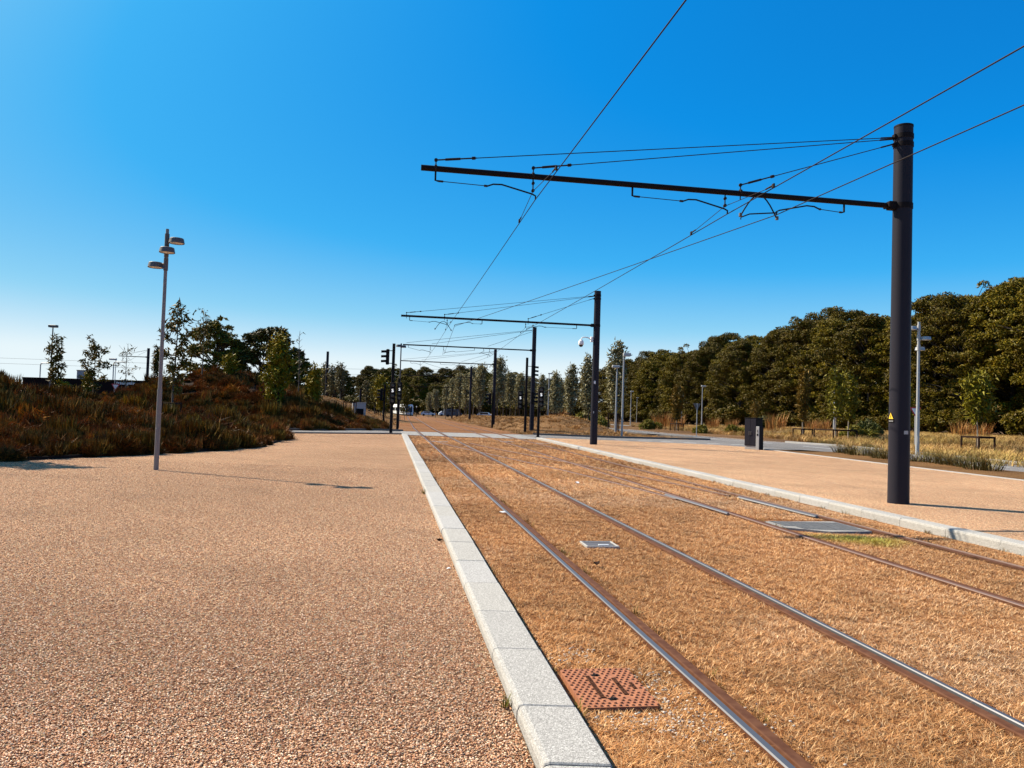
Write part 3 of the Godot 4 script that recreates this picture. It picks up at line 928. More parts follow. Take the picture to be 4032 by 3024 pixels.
	for i in 9000:
		var x: float; var z: float
		if i % 3 == 0:
			x = r.randf_range(-30.0, -11.0); z = -r.randf_range(66.0, 112.0)
			if Geometry2D.is_point_in_polygon(Vector2(x, z), bank_poly) or x > track_a(-z) - 2.3: continue
		else:
			z = -r.randf_range(52.5, 150.0); x = r.randf_range(track_b(-z) + 2.5, 13.0)
			if x > 13.6 - 0.3 * (-z - 53.0) and z > -69.0: continue
			if z <= -69.0 and x > 8.6 - 0.04 * (-z - 69.0): continue
		var k := r.randf_range(0.7, 1.15) * (0.95 + 0.7 * noise.get_noise_2d(x * 12.0, z * 12.0))
		var s := r.randf_range(0.25, 0.6)
		places.append(Transform3D(Basis(Vector3.UP, r.randf() * TAU).scaled(Vector3(s * 1.3, s * 0.8, s * 1.3)), Vector3(x, land(x, z) - 0.02, z)))
		tints.append(Color(k, k * 0.9, k * 0.8) * 0.8)
	scatter("bank_grass", dry, M.blade, places, tints, "tangled straw-coloured grass on the rough banks beyond the crossing", "grass")

func near_path(x: float, z: float) -> bool:
	var p := Vector2(x, z)
	var c := [Vector2(14, -190), Vector2(21, -140), Vector2(27, -105), Vector2(31, -88), Vector2(36, -75), Vector2(43, -62), Vector2(54, -48)]
	for i in c.size() - 1:
		if p.distance_to(Geometry2D.get_closest_point_to_segment(p, c[i], c[i + 1])) < 1.8: return true
	return false

# ------------------------------------------------------------------ trees
func crown(r: RandomNumberGenerator, lobes: Array, count: int, size: float, cols: Array) -> MB:
	var m := MB.new()
	var total := 0.0
	for l in lobes: total += l[1].x * l[1].y
	for l in lobes:
		var k := int(count * l[1].x * l[1].y / total)
		for i in k:
			var d := Vector3(r.randfn(), r.randfn(), r.randfn()).normalized()
			if d.y < -0.55: d.y *= -0.5; d = d.normalized()
			# leaves stand in sprays: the shell swells and dips
			var f := 0.5 + 0.5 * sin(d.x * 7.0 + l[0].x * 3.0) * sin(d.y * 6.0 + l[0].y) * sin(d.z * 7.0 + l[0].z * 2.0)
			var q := (0.74 + 0.34 * f) * pow(r.randf(), 0.22)
			var p: Vector3 = l[0] + Vector3(d.x * l[1].x, d.y * l[1].y, d.z * l[1].x) * q
			var o := (d + Vector3(r.randfn(), r.randfn() + 0.5, r.randfn()) * 0.55).normalized()
			var al := o.cross(Vector3(r.randfn(), r.randfn(), r.randfn())).normalized()
			al = (al + Vector3.DOWN * 0.35).normalized()
			var sd := al.cross(o).normalized()
			m.col = cols[r.randi() % cols.size()] * r.randf_range(0.75, 1.25)
			m.leaf(p - al * size * 0.5, al, sd, size * r.randf_range(0.7, 1.3), size * r.randf_range(0.25, 0.42), o)
	return m

func big_tree(r: RandomNumberGenerator, h: float, rad: float, low: float, count: int, size: float, cols: Array) -> Array:
	var lobes := []
	# many small boughs over an uneven envelope: a few big limbs swell it, gaps stay between
	var limbs := []
	for i in 7: limbs.append([Vector3(r.randfn(), r.randf_range(-0.6, 1.2), r.randfn()).normalized(), r.randf_range(0.05, 0.32)])
	var boughs := clampi(count / 150, 110, 180)
	for i in boughs:
		var t := pow((i + r.randf()) / boughs, 0.9)
		var w := pow(sin(PI * clampf(0.16 + 0.80 * t, 0, 1)), 0.7)
		var a := i * 2.399 + r.randf() * 0.9
		var dir := Vector3(cos(a), lerpf(-0.8, 1.0, t), sin(a)).normalized()
		var sw := 0.72
		for l in limbs: sw += l[1] * pow(maxf(0.0, dir.dot(l[0])), 4.0)
		var o := rad * w * sw * (r.randf_range(0.72, 1.08) if r.randf() < 0.8 else r.randf_range(0.35, 0.7))
		var y := lerpf(low + 0.6, h - 0.9, t) + (sw - 0.8) * rad * 0.5 * t + r.randf_range(-0.6, 0.6)
		var s := rad * r.randf_range(0.12, 0.24)
		if r.randf() < 0.12:
			o *= 1.12; y += r.randf_range(0.3, 1.1) * t; s *= 0.55
		lobes.append([Vector3(cos(a) * o, y, sin(a) * o), Vector3(s, s * r.randf_range(0.4, 0.75), s)])
	var wood := MB.new()
	var tr := []; var rr := []
	for i in 8:
		var t := i / 7.0
		tr.append(Vector3(sin(t * 3.0 + h) * 0.3 * t, h * 0.85 * t, cos(t * 2.0 + h) * 0.3 * t)); rr.append(lerpf(0.34, 0.05, t) * h / 18.0)
	wood.tube(tr, rr, 7)
	for li in range(0, lobes.size(), 4):
		var l: Array = lobes[li]
		var b: Vector3 = Vector3(0, l[0].y * 0.72, 0)
		wood.tube([b, b.lerp(l[0], 0.5) + Vector3.UP * 0.3, l[0]], [0.12 * h / 18.0, 0.08, 0.03], 4, false)
	return [wood.mesh(), crown(r, lobes, count, size, cols).mesh()]

func plant(parts: Array, called: String, label: String, at: Vector3, turn: float, s: float, leaves: Material, bark: Material, group := "", stretch := 1.0) -> Node3D:
	var t := thing(called, label, "tree", at, turn, group)
	t.scale = Vector3(s, s * stretch, s)
	obj("trunk", parts[0], bark, t)
	if parts[1]: obj("crown", parts[1], leaves, t)
	return t

func wood() -> void:
	var r := RandomNumberGenerator.new(); r.seed = 909
	var dark := [Color(.066, .050, .003), Color(.090, .066, .004), Color(.115, .082, .005), Color(.050, .038, .003), Color(.085, .050, .004)]
	var olive := [Color(.105, .083, .004), Color(.14, .105, .005), Color(.18, .118, .006), Color(.08, .062, .004)]
	var kinds := []
	for i in 5:
		kinds.append(big_tree(r, 20.0, 7.4, 0.8 + 0.8 * (i % 2), 38000, 0.275, dark if i % 2 == 0 else olive))
	# front edge of the wood on the right, from the near end to the far end
	var front := []
	var n := 23
	for i in n:
		var t := i / float(n - 1)
		t = 1.0 - pow(1.0 - t, 1.0)
		var p := Vector2(72.5, -82.0).lerp(Vector2(33.0, -236.0), t)
		front.append(p + Vector2(r.randf_range(-2.0, 2.0), r.randf_range(-2.0, 2.0)))
	var looks := ["broad dark crown", "olive sunlit crown", "tall ragged crown", "rounded dense crown", "low yellowish crown"]
	for i in n:
		var p: Vector2 = front[i]
		var hs: float = [22.3, 22.4, 21.4, 22.0, 21.0, 21.6, 20.8, 21.6, 20.2, 21.0, 19.6, 18.6, 18.4, 19.4, 18.2, 18.6, 17.4, 18.4, 18.2, 17.8, 19.0, 18.4, 19.2][i]
		plant(kinds[i % 5], "forest_tree", "forest tree with %s, %s from the right at the wood edge" % [looks[i % 5], ORD[i]], Vector3(p.x, land(p.x, p.y) - 0.2, p.y), r.randf() * TAU, hs / 20.0 * (0.965 if i < 8 else 1.0), M.leafwood, M.barkdark, "trees along the edge of the wood", r.randf_range(0.95, 1.06))
	# second rank, seen between and above the first
	for i in 18:
		var t := (i + 0.5) / 18.0
		var p := Vector2(83.0, -84.0).lerp(Vector2(43.0, -242.0), t) + Vector2(r.randf_range(-2, 2), r.randf_range(-2, 2))
		plant(kinds[(i + 2) % 5], "forest_tree", "forest tree behind the wood edge, %s from the right in the second rank" % ORD[i], Vector3(p.x, land(p.x, p.y) - 0.2, p.y), r.randf() * TAU, r.randf_range(1.08, 1.22) - 0.005 * i, M.leafwood, M.barkdark, "trees in the second rank of the wood")
	# low brush that closes the wood's foot
	var lobes := []
	for i in 9: lobes.append([Vector3(r.randf_range(-2.6, 2.6), r.randf_range(0.6, 2.2), r.randf_range(-1.2, 1.2)), Vector3(1.3, 1.1, 1.3) * r.randf_range(0.7, 1.2)])
	var brush := crown(r, lobes, 3600, 0.3, dark).mesh()
	var stems := MB.new()
	for l in lobes: stems.tube([Vector3(l[0].x * 0.4, 0, l[0].z * 0.4), l[0]], [0.06, 0.02], 4, false)
	var sm := stems.mesh()
	for i in 26:
		var t := (i + 0.5) / 26.0
		var p := Vector2(66.0, -82.0).lerp(Vector2(29.5, -232.0), t) + Vector2(r.randf_range(-1.5, 1.5), r.randf_range(-2, 2))
		var sh := thing("understory_shrub", "dark shrub at the foot of the wood, %s from the right" % ORD[i], "shrub", Vector3(p.x, land(p.x, p.y), p.y), r.randf() * TAU, "shrubs under the edge of the wood")
		sh.scale = Vector3.ONE * r.randf_range(0.8, 1.4)
		obj("stem", sm, M.barkdark, sh)
		obj("foliage", brush, M.leafwood, sh)
	for i in 22:
		var t := (i + 0.5) / 22.0
		var p := Vector2(76.0, -84.0).lerp(Vector2(37.0, -236.0), t) + Vector2(r.randf_range(-1.5, 1.5), r.randf_range(-2, 2))
		var sh := thing("understory_shrub", "dark shrub deep between the trunks of the wood, %s from the right" % ORD[i], "shrub", Vector3(p.x, land(p.x, p.y), p.y), r.randf() * TAU, "shrubs between the trunks of the wood")
		sh.scale = Vector3(2.0, 1.5, 2.0) * r.randf_range(0.9, 1.3)
		obj("stem", sm, M.barkdark, sh)
		obj("foliage", brush, M.leafwood, sh)
	# the far wood that closes the view down the line
	var far := [Vector2(-88, -330), Vector2(-78, -345), Vector2(-71, -322), Vector2(-63, -340), Vector2(-56, -335), Vector2(-48, -345), Vector2(-41, -338), Vector2(-33, -345), Vector2(-25, -338), Vector2(-17, -342), Vector2(-9, -330), Vector2(-1, -318), Vector2(7, -300), Vector2(14, -284), Vector2(21, -266), Vector2(27, -250)]
	var fh := [10.5, 12.5, 17.5, 19.5, 19.5, 19.0, 18.0, 18.5, 19.5, 20.5, 17.5, 16.0, 15.0, 14.5, 15.0, 16.5]
	for i in far.size():
		var p: Vector2 = far[i]
		plant(kinds[[0, 2, 4, 0, 2][i % 5]], "woodland_tree", "dark tree closing the view down the line, %s from the left there" % ORD[i], Vector3(p.x, land(p.x, p.y) - 0.2, p.y), r.randf() * TAU, fh[i] / 20.0, M.leafwood, M.barkdark, "trees of the far wood", 1.0)
	for i in 16:
		var p := Vector2(-86.0, -318.0).lerp(Vector2(24.0, -262.0), (i + 0.5) / 16.0) + Vector2(0, r.randf_range(-4, 4))
		var sh := thing("understory_shrub", "dark thicket at the foot of the far wood, %s from the left" % ORD[i], "shrub", Vector3(p.x, land(p.x, p.y) - 0.3, p.y), r.randf() * TAU, "thickets of the far wood")
		sh.scale = Vector3(2.6, 2.1, 2.2) * r.randf_range(0.85, 1.2)
		obj("stem", sm, M.barkdark, sh)
		obj("foliage", brush, M.leafwood, sh)
	for i in 12:
		var p := Vector2(-84.0, -352.0).lerp(Vector2(20.0, -300.0), (i + 0.5) / 12.0) + Vector2(r.randf_range(-2, 2), r.randf_range(-3, 3))
		plant(kinds[(i * 2) % 5], "woodland_tree", "dark tree filling the far wood, %s from the left in its rear rank" % ORD[i], Vector3(p.x, land(p.x, p.y) - 0.2, p.y), r.randf() * TAU, [0.62, 0.8, 0.98, 1.0, 0.98, 0.98, 1.0, 1.0, 0.95, 0.9, 0.8, 0.75][i], M.leafwood, M.barkdark, "rear trees of the far wood")
	for i in 6:
		var p := Vector2(-42.0 + i * 6.0, -296.0 - 3.0 * (i % 2))
		plant(kinds[1 if i % 2 == 0 else 3], "woodland_tree", "lower sunlit olive tree before the far wood, %s from the left" % ORD[i], Vector3(p.x, land(p.x, p.y) - 0.2, p.y), r.randf() * TAU, [0.66, 0.74, 0.6, 0.72, 0.68, 0.62][i], M.leafwood, M.barkdark, "sunlit trees before the far wood")

# a young tree: leader, ascending side branches, leaves in clumps along them
func young(r: RandomNumberGenerator, h: float, start: float, spread: float, branches: int, per: int, size: float, cols: Array, clump: float, bare_top := 0.0, round_top := false) -> Array:
	var wood := MB.new(); var lv := MB.new()
	var lead := []; var rad := []
	var ph := r.randf() * TAU
	for i in 9:
		var t := i / 8.0
		lead.append(Vector3(sin(t * 5.0 + ph), 0, cos(t * 4.0 + ph)) * 0.02 * h * t + Vector3.UP * h * t)
		rad.append(lerpf(0.0095, 0.0022, t) * h)
	wood.tube(lead, rad, 6)
	for b in branches:
		var t := lerpf(start, 0.98, (b + r.randf()) / branches)
		var k := int(t * 8.0)
		var o: Vector3 = lead[k].lerp(lead[mini(k + 1, 8)], t * 8.0 - k)
		var a := b * 2.399 + r.randf() * 0.8
		var prof := sin(PI * clampf((t - start) / (1.0 - start) * 0.86 + 0.14, 0.0, 1.0))
		if round_top: prof = sin(PI * clampf((t - start) / (1.0 - start) * 0.62 + 0.24, 0.0, 1.0))
		var ln := spread * h * (0.3 + 0.7 * prof) * r.randf_range(0.6, 1.1)
		var d := Vector3(cos(a), r.randf_range(0.5, 1.1), sin(a)).normalized()
		var e := o + d * ln
		var mid := o.lerp(e, 0.5) - Vector3.UP * ln * 0.06
		wood.tube([o, mid, e], [0.0034 * h, 0.0024 * h, 0.001 * h], 4, false)
		if bare_top > 0.0 and r.randf() < bare_top: continue
		for i in int(per * (0.4 + prof)):
			var u := 1.0 - pow(r.randf(), 1.6) * 0.85
			var c := o.lerp(e, u) + Vector3(r.randfn(), r.randfn(), r.randfn()) * clump
			var al := Vector3(r.randfn(), r.randfn() - 0.5, r.randfn()).normalized()
			var sd := al.cross(Vector3(r.randfn(), r.randfn(), r.randfn())).normalized()
			lv.col = cols[r.randi() % cols.size()] * r.randf_range(0.75, 1.25)
			lv.leaf(c, al, sd, size * r.randf_range(0.7, 1.3), size * 0.33, sd.cross(al))
	return [wood.mesh(), lv.mesh() if lv.v.size() > 0 else null]

func stakes(at: Vector3, label: String, w: float, h: float, posts: int, group: String, turn := 0.0) -> void:
	var t := thing("tree_stake_frame", label, "tree stakes", at, turn, group)
	for i in posts:
		var a := TAU * (i + 0.5) / posts
		var p := Vector3(cos(a), 0, sin(a)) * w * (0.72 if posts == 4 else 0.6)
		var m := MB.new(); m.bx(p + Vector3.UP * h * 0.5, Vector3(0.09, h, 0.09), 0.01)
		obj("post", m, M.stake, t)
		var q := Vector3(cos(a + TAU / posts), 0, sin(a + TAU / posts)) * w * (0.72 if posts == 4 else 0.6)
		m = MB.new()
		var b := Basis.looking_at((q - p).normalized())
		m.box(Transform3D(b, (p + q) * 0.5 + Vector3.UP * (h - 0.06)), Vector3(0.05, 0.11, p.distance_to(q) + 0.1), 0.008)
		obj("rail", m, M.stake, t)

func left_trees() -> void:
	var r := RandomNumberGenerator.new(); r.seed = 31
	var oak := [Color(.10, .075, .010), Color(.13, .095, .011), Color(.07, .055, .010), Color(.15, .085, .014)]
	var fresh := [Color(.17, .135, .008), Color(.22, .165, .009), Color(.12, .10, .008), Color(.26, .18, .010)]
	var g := "young trees on the planted bank"
	var spots := [
		[-32.6, -55.0, 5.2, "young tree in separate leafy tiers beside the box-headed lamp on the bank", 0.30, 0.15, 15, 30, .17, oak, .10, 0.0],
		[-29.9, -55.0, 4.8, "young tree with a leaning top, right of the leafy-tiered tree on the bank", 0.26, 0.22, 15, 30, .17, oak, .12, 0.0],
		[-30.1, -60.0, 4.2, "nearly bare young tree before the dark wall with white letters", 0.2, 0.26, 18, 7, .13, oak, .12, 0.4],
		[-27.8, -60.0, 3.2, "thin young tree right behind the left lamp post on the bank", 0.3, 0.07, 20, 18, .14, oak, .07, 0.0],
		[-18.9, -43.0, 7.0, "tall open young tree with a leafy forked top right of the left lamp", 0.26, 0.15, 17, 40, .16, oak, .12, 0.0],
		[-24.2, -60.0, 5.4, "tall thin young tree at the crest of the bank", 0.3, 0.13, 18, 12, .13, oak, .1, 0.1],
		[-17.2, -62.0, 5.9, "bare thin young tree at the right end of the tree group on the bank", 0.25, 0.13, 22, 4, .12, oak, .1, 0.6],
		[-16.8, -55.0, 5.2, "yellow-green young tree on the right slope of the bank", 0.12, 0.22, 30, 66, .19, fresh, .20, 0.0],
		[-39.2, -60.0, 2.2, "small narrow young tree at the left edge of the view on the bank", 0.25, 0.10, 16, 22, .14, oak, .09, 0.0],
		[-33.1, -60.0, 2.6, "small pointed young tree before the pale building", 0.2, 0.11, 18, 26, .15, fresh, .1, 0.0],
		[-36.6, -52.0, 1.6, "low bushy young tree left of the box-headed lamp on the bank", 0.1, 0.3, 18, 30, .15, oak, .12, 0.0],
		[-31.4, -54.0, 2.0, "green bush at the foot of the leafy-tiered tree", 0.05, 0.34, 22, 40, .17, fresh, .15, 0.0],
		[-15.4, -60.0, 3.4, "small green tree at the foot of the bare thin tree", 0.1, 0.2, 22, 44, .17, fresh, .16, 0.0],
		[-22.2, -60.5, 1.9, "small yellow-green bush at the right of the bank crest", 0.06, 0.3, 20, 30, .17, fresh, .14, 0.0]]
	for s in spots:
		var p := young(r, s[2], s[4], s[5], s[6], s[7], s[8], s[9], s[10], s[11])
		plant(p, "young_tree", s[3], Vector3(s[0], bank_height(s[0], s[1]) - 0.05, s[1]), 0.0, 1.0, M.leaf, M.bark, g)
	plant(young(r, 5.6, 0.6, 0.2, 16, 34, .17, oak, .12, 0.0), "young_tree", "young tree at the front of the bank that shades the gravel at far left", Vector3(-15.6, bank_height(-15.6, -19.7) - 0.05, -19.7), 0.0, 1.0, M.leaf, M.bark, g)
	stakes(Vector3(-18.9, bank_height(-18.9, -43.0) - 0.1, -43.0), "dark stake frame round the tall open young tree on the bank", 0.9, 1.5, 3, "stake frames")
	stakes(Vector3(-16.8, bank_height(-16.8, -55.0) - 0.1, -55.0), "dark stake frame round the yellow-green young tree on the bank", 0.9, 1.3, 3, "stake frames")
	# older trees behind the bank
	var dk := [Color(.045, .036, .005), Color(.06, .048, .006), Color(.08, .062, .007), Color(.034, .028, .005)]
	var ol := [Color(.10, .08, .007), Color(.14, .108, .008), Color(.07, .056, .006)]
	plant(big_tree(r, 9.0, 3.5, 0.5, 7000, 0.30, ol), "broadleaf_tree", "bushy olive tree with a pointed top behind the crest of the bank", Vector3(-30.2, 0.6, -78.5), 0.4, 1.0, M.leaf, M.barkdark, "older trees behind the bank", 1.04)
	plant(big_tree(r, 8.6, 3.7, 0.3, 8000, 0.30, dk), "broadleaf_tree", "large dark round tree behind the planted bank", Vector3(-26.0, 0.5, -80.0), 1.4, 1.0, M.leafwood, M.barkdark, "older trees behind the bank", 1.05)
	plant(big_tree(r, 6.0, 2.0, 0.2, 4000, 0.26, ol), "broadleaf_tree", "small olive tree right of the large dark round tree", Vector3(-22.0, 0.9, -79.0), 2.0, 1.0, M.leaf, M.barkdark, "older trees behind the bank")
	plant(big_tree(r, 5.4, 2.4, 0.2, 4000, 0.28, ol), "broadleaf_tree", "low round tree left of the dark mast without an arm", Vector3(-26.2, 1.2, -104.0), 0.7, 1.0, M.leaf, M.barkdark, "older trees behind the bank")
	# pale bushes and saplings on the dry slope
	var pale := [Color(.13, .105, .05), Color(.16, .13, .06), Color(.10, .085, .035)]
	for i in 7:
		var x := -24.5 + i * 1.55; var z := -101.0 + (i % 3) * 4.0 - i * 1.5
		var p := young(r, [6.2, 5.0, 4.6, 5.2, 5.6, 5.4, 4.6][i], 0.22, 0.17, 26, 30, .17, pale if i < 4 else ol, .2, 0.0)
		plant(p, "sapling", "%s sapling on the dry slope left of the line, %s from the left" % ["pale thin-leaved" if i < 4 else "olive", ORD[i]], Vector3(x, land(x, z) - 0.05, z), 0.0, 1.0, M.leafgrey, M.palebark, "saplings on the dry slope")
		if i in [1, 2, 3, 5]:
			stakes(Vector3(x, land(x, z) - 0.1, z), "dark stake frame on the dry slope, %s from the left" % ORD[[1, 2, 3, 5].find(i)], 1.0, 1.5, 3, "stake frames on the dry slope")
	var fr := young(r, 4.6, 0.16, 0.2, 30, 60, .17, fresh, .17, 0.0)
	plant(fr, "young_tree", "bright yellow-green young tree beside the grey cabinet left of the line", Vector3(-15.6, land(-15.6, -92.0), -92.0), 0.0, 1.0, M.leaf, M.bark, "")
	stakes(Vector3(-15.6, land(-15.6, -92.0) - 0.1, -92.0), "dark stake frame round the bright yellow-green tree left of the line", 1.1, 2.0, 4, "stake frames")
	stakes(Vector3(-17.6, land(-17.6, -84.0) - 0.1, -84.0), "empty dark stake frame at the foot of the dry slope", 1.1, 1.9, 4, "stake frames")

func right_trees() -> void:
	var r := RandomNumberGenerator.new(); r.seed = 63
	var silver := [Color(.20, .17, .08), Color(.26, .225, .115), Color(.15, .13, .06), Color(.36, .32, .19), Color(.12, .105, .042)]
	var kinds := []
	for i in 4: kinds.append(young(r, 7.0, 0.24 + 0.07 * (i % 2), 0.115 + 0.04 * (i % 2), 44, 34, .19, silver, .19, 0.0, i % 2 == 1))
	var spots := [[8.6, -63.7, 7.4], [8.0, -80.0, 7.6], [6.6, -86.0, 6.9], [5.8, -103.0, 7.0], [4.5, -118.0, 7.0], [1.4, -124.0, 6.9], [-0.2, -128.0, 7.2], [-1.4, -134.0, 7.0], [-2.0, -112.0, 8.4], [-4.9, -122.0, 8.0], [-6.3, -128.0, 7.9], [-7.9, -136.0, 7.4], [-9.6, -142.0, 7.8], [-11.4, -150.0, 7.6], [-13.6, -160.0, 7.0], [-16.5, -168.0, 6.2], [-18.6, -174.0, 5.6],
		[3.2, -132.0, 6.8], [7.6, -122.0, 7.2], [0.8, -146.0, 7.2], [-3.6, -152.0, 7.4], [-6.8, -160.0, 7.2], [-10.4, -172.0, 7.2], [6.4, -140.0, 7.4]]
	for i in spots.size():
		var s: Array = spots[i]
		var lab := "silvery young poplar right of the line, %s from the near end" % ORD[i] if i < 17 else "silvery young poplar in the back row right of the line, %s there" % ORD[i - 17]
		if i == 0: lab = "silvery young poplar on a tripod of stakes beside the box-headed lamp"
		plant(kinds[(i % 2) * 2 if i < 5 else 1 + 2 * (i % 2)], "young_poplar", lab, Vector3(s[0], land(s[0], s[1]) - 0.05, s[1]), r.randf() * TAU, s[2] / 7.0, M.leafgrey, M.bark, "young poplars right of the line", 1.0)
		if s[1] > -150.0:
			stakes(Vector3(s[0], land(s[0], s[1]) - 0.1, s[1]), "dark stakes round the %s young poplar right of the line" % ORD[i], 0.9, 1.55, 3, "stakes of the poplars", i * 0.7)
	# roadside trees before the wood
	var gold := [Color(.15, .085, .014), Color(.19, .11, .016), Color(.11, .075, .014)]
	var lime := [Color(.15, .125, .010), Color(.20, .165, .012), Color(.11, .092, .009)]
	var rs := [[26.5, -69.9, 6.3, gold, 0.3, 0.07, 36, 40, "narrow golden-brown young tree on the verge behind the cabinet", 4, "narrow golden-brown tree"],
		[26.0, -61.7, 5.8, lime, 0.3, 0.15, 28, 32, "left of the two lime-green young trees on the verge", 4, "two lime-green trees"],
		[27.6, -63.0, 5.6, lime, 0.3, 0.13, 28, 30, "right of the two lime-green young trees on the verge", 0, ""],
		[27.3, -45.0, 4.5, lime, 0.42, 0.22, 32, 46, "round-headed green young tree at the right on the verge", 4, "round-headed green tree"],
		[20.9, -97.0, 5.6, gold, 0.25, 0.16, 34, 60, "brownish young tree with a broad crown beyond the main road", 4, "brownish broad-crowned tree"],
		[37.0, -72.0, 5.0, lime, 0.3, 0.13, 28, 50, "young tree seen just right of the nearest mast", 4, "tree right of the nearest mast"],
		[35.5, -112.0, 4.2, gold, 0.35, 0.2, 20, 18, "thin reddish sapling behind the double cabinet", 0, ""]]
	for s in rs:
		var p := young(r, s[2], s[4], s[5], s[6], s[7], .18, s[3], .17, 0.0)
		plant(p, "verge_tree", s[8], Vector3(s[0], land(s[0], s[1]) - 0.05, s[1]), 0.0, 1.0, M.leaf, M.palebark, "young trees on the verge")
		if s[9] > 0:
			stakes(Vector3(s[0], land(s[0], s[1]) - 0.1, s[1]), "low dark stake frame round the " + s[10], 1.15 if s[0] != 26.0 else 2.2, 1.05, 4, "low stake frames on the verge", 0.3)
	# tall orange grasses and yellow shrubs along the road
	var og := tuft(r, 160, 0.75, 0.9, 1.7, 0.45, 0.02, [Color(.30, .13, .035), Color(.37, .18, .05), Color(.22, .09, .025), Color(.28, .17, .05)]).mesh()
	var gs := [[22.2, -113, 1.7, "tall orange grass clump left of the narrow sign post"], [23.6, -110, 1.5, "second tall orange grass clump left of the sign post"], [29.5, -112, 1.2, "orange grass clump right of the sign post"], [31.0, -108, 1.1, "orange grass clump in front of the wood right of the sign post"], [33.0, -96, 1.6, "tall orange grass clump right behind the double cabinet"], [38.0, -97, 1.2, "orange grass clump left of the golden-brown tree"], [40.6, -100, 1.2, "orange grass clump right of the golden-brown tree"], [46.8, -80, 1.3, "orange grass clump left of the round-headed tree"], [50.6, -83, 1.3, "orange grass clump behind the round-headed tree"], [7.8, -128, 2.0, "orange grass clump behind the rough berm"]]
	for s in gs:
		var o := obj("ornamental_grass", og, M.blade)
		o.position = Vector3(s[0], land(s[0], s[1]) - 0.05, s[1]); o.scale = Vector3.ONE * s[2]; o.rotation.y = r.randf() * TAU
		tag(o, s[3], "grass clump", "tall orange grass clumps")
	var yl := []
	for i in 6: yl.append([Vector3(r.randf_range(-.8, .8), r.randf_range(.3, .8), r.randf_range(-.6, .6)), Vector3(.6, .5, .6)])
	var ys := crown(r, yl, 1500, 0.17, [Color(.17, .14, .02), Color(.22, .17, .025), Color(.11, .11, .018)]).mesh()
	var ds := crown(r, yl, 1500, 0.17, [Color(.06, .065, .014), Color(.085, .08, .018), Color(.04, .045, .012)]).mesh()
	var ysp := [[10.6, -108, 1.6, ys, "yellow-green shrub behind the rough berm"], [12.2, -106, 1.4, ys, "smaller yellow-green shrub behind the rough berm"], [18.6, -102, 1.1, ys, "yellow-green shrub left of the orange grass beyond the road"], [20.6, -84, .8, ys, "yellow-green low shrub right of the triangular sign"], [24.0, -82, .9, ys, "yellowish shrub left of the double cabinet"], [30.6, -66.0, 1.3, ds, "rounded green shrub left of the nearest mast"], [29.0, -64.0, 1.0, ys, "yellowish shrub beside the two lime-green trees"], [33.0, -101.0, 1.5, ds, "dark shrub before the wood behind the cabinet"]]
	for s in ysp:
		var o := obj("roadside_shrub", s[3], M.leaf)
		o.position = Vector3(s[0], land(s[0], s[1]) - 0.1, s[1]); o.scale = Vector3.ONE * s[2]; o.rotation.y = r.randf() * TAU
		tag(o, s[4], "shrub", "shrubs along the main road")
	# planted tufts between platform and road, and along the far kerb
	var tf := tuft(r, 70, 0.2, 0.3, 0.6, 1.0, 0.008, [Color(.085, .075, .02), Color(.13, .10, .028), Color(.06, .055, .016), Color(.20, .14, .045)]).mesh()
	var k := 0
	for i in 28:
		var t := i / 27.0
		var p := Vector2(16.2, -38.2).lerp(Vector2(17.0, -27.0), t) + Vector2(r.randf_range(-.45, .35), r.randf_range(-.3, .3))
		var o := obj("grass_tuft", tf, M.blade)
		o.position = Vector3(p.x, land(p.x, p.y), p.y); o.scale = Vector3(1.5, 1.0, 1.5) * r.randf_range(0.8, 1.3); o.rotation.y = r.randf() * TAU
		tag(o, "dull green grass tuft in the strip beside the right platform, %s from the far end" % ORD[i], "grass tuft", "tufts beside the right platform")
	for i in 22:
		var t := i / 21.0
		var p := Vector2(20.6, -53.0).lerp(Vector2(22.6, -42.5), t) + Vector2(r.randf_range(-.2, .5), 0)
		var o := obj("grass_tuft", tf, M.blade)
		o.position = Vector3(p.x, land(p.x, p.y) + 0.02, p.y); o.scale = Vector3(1.2, 0.8, 1.2) * r.randf_range(0.7, 1.1); o.rotation.y = r.randf() * TAU
		tag(o, "low green tuft along the white kerb of the main road, %s from the far end" % ORD[i], "grass tuft", "tufts along the white kerb")
	struct("verge_strip", sheet(PackedVector2Array([Vector2(12.62, -38.2), Vector2(13.32, -32), Vector2(13.85, -27), Vector2(14.52, -21.6), Vector2(15.75, -12), Vector2(17.6, 8), Vector2(17.85, 8), Vector2(17.65, -18), Vector2(17.75, -26.7), Vector2(17.25, -34), Vector2(16.8, -38.5)]), 0.8, func(x, z): return 0.06 + 0.05 * noise.get_noise_2d(x * 20.0, z * 20.0), func(x, z): return Color(.75, .85, .8) * (1.0 + 0.5 * noise.get_noise_2d(x * 9.0, z * 9.0))), M.turf, "strip of dry earth and grass between the right platform and the road", "verge")

# ------------------------------------------------------------------ masts and wires
const DIRB := Vector3(-0.9878, 0, 0.1557)

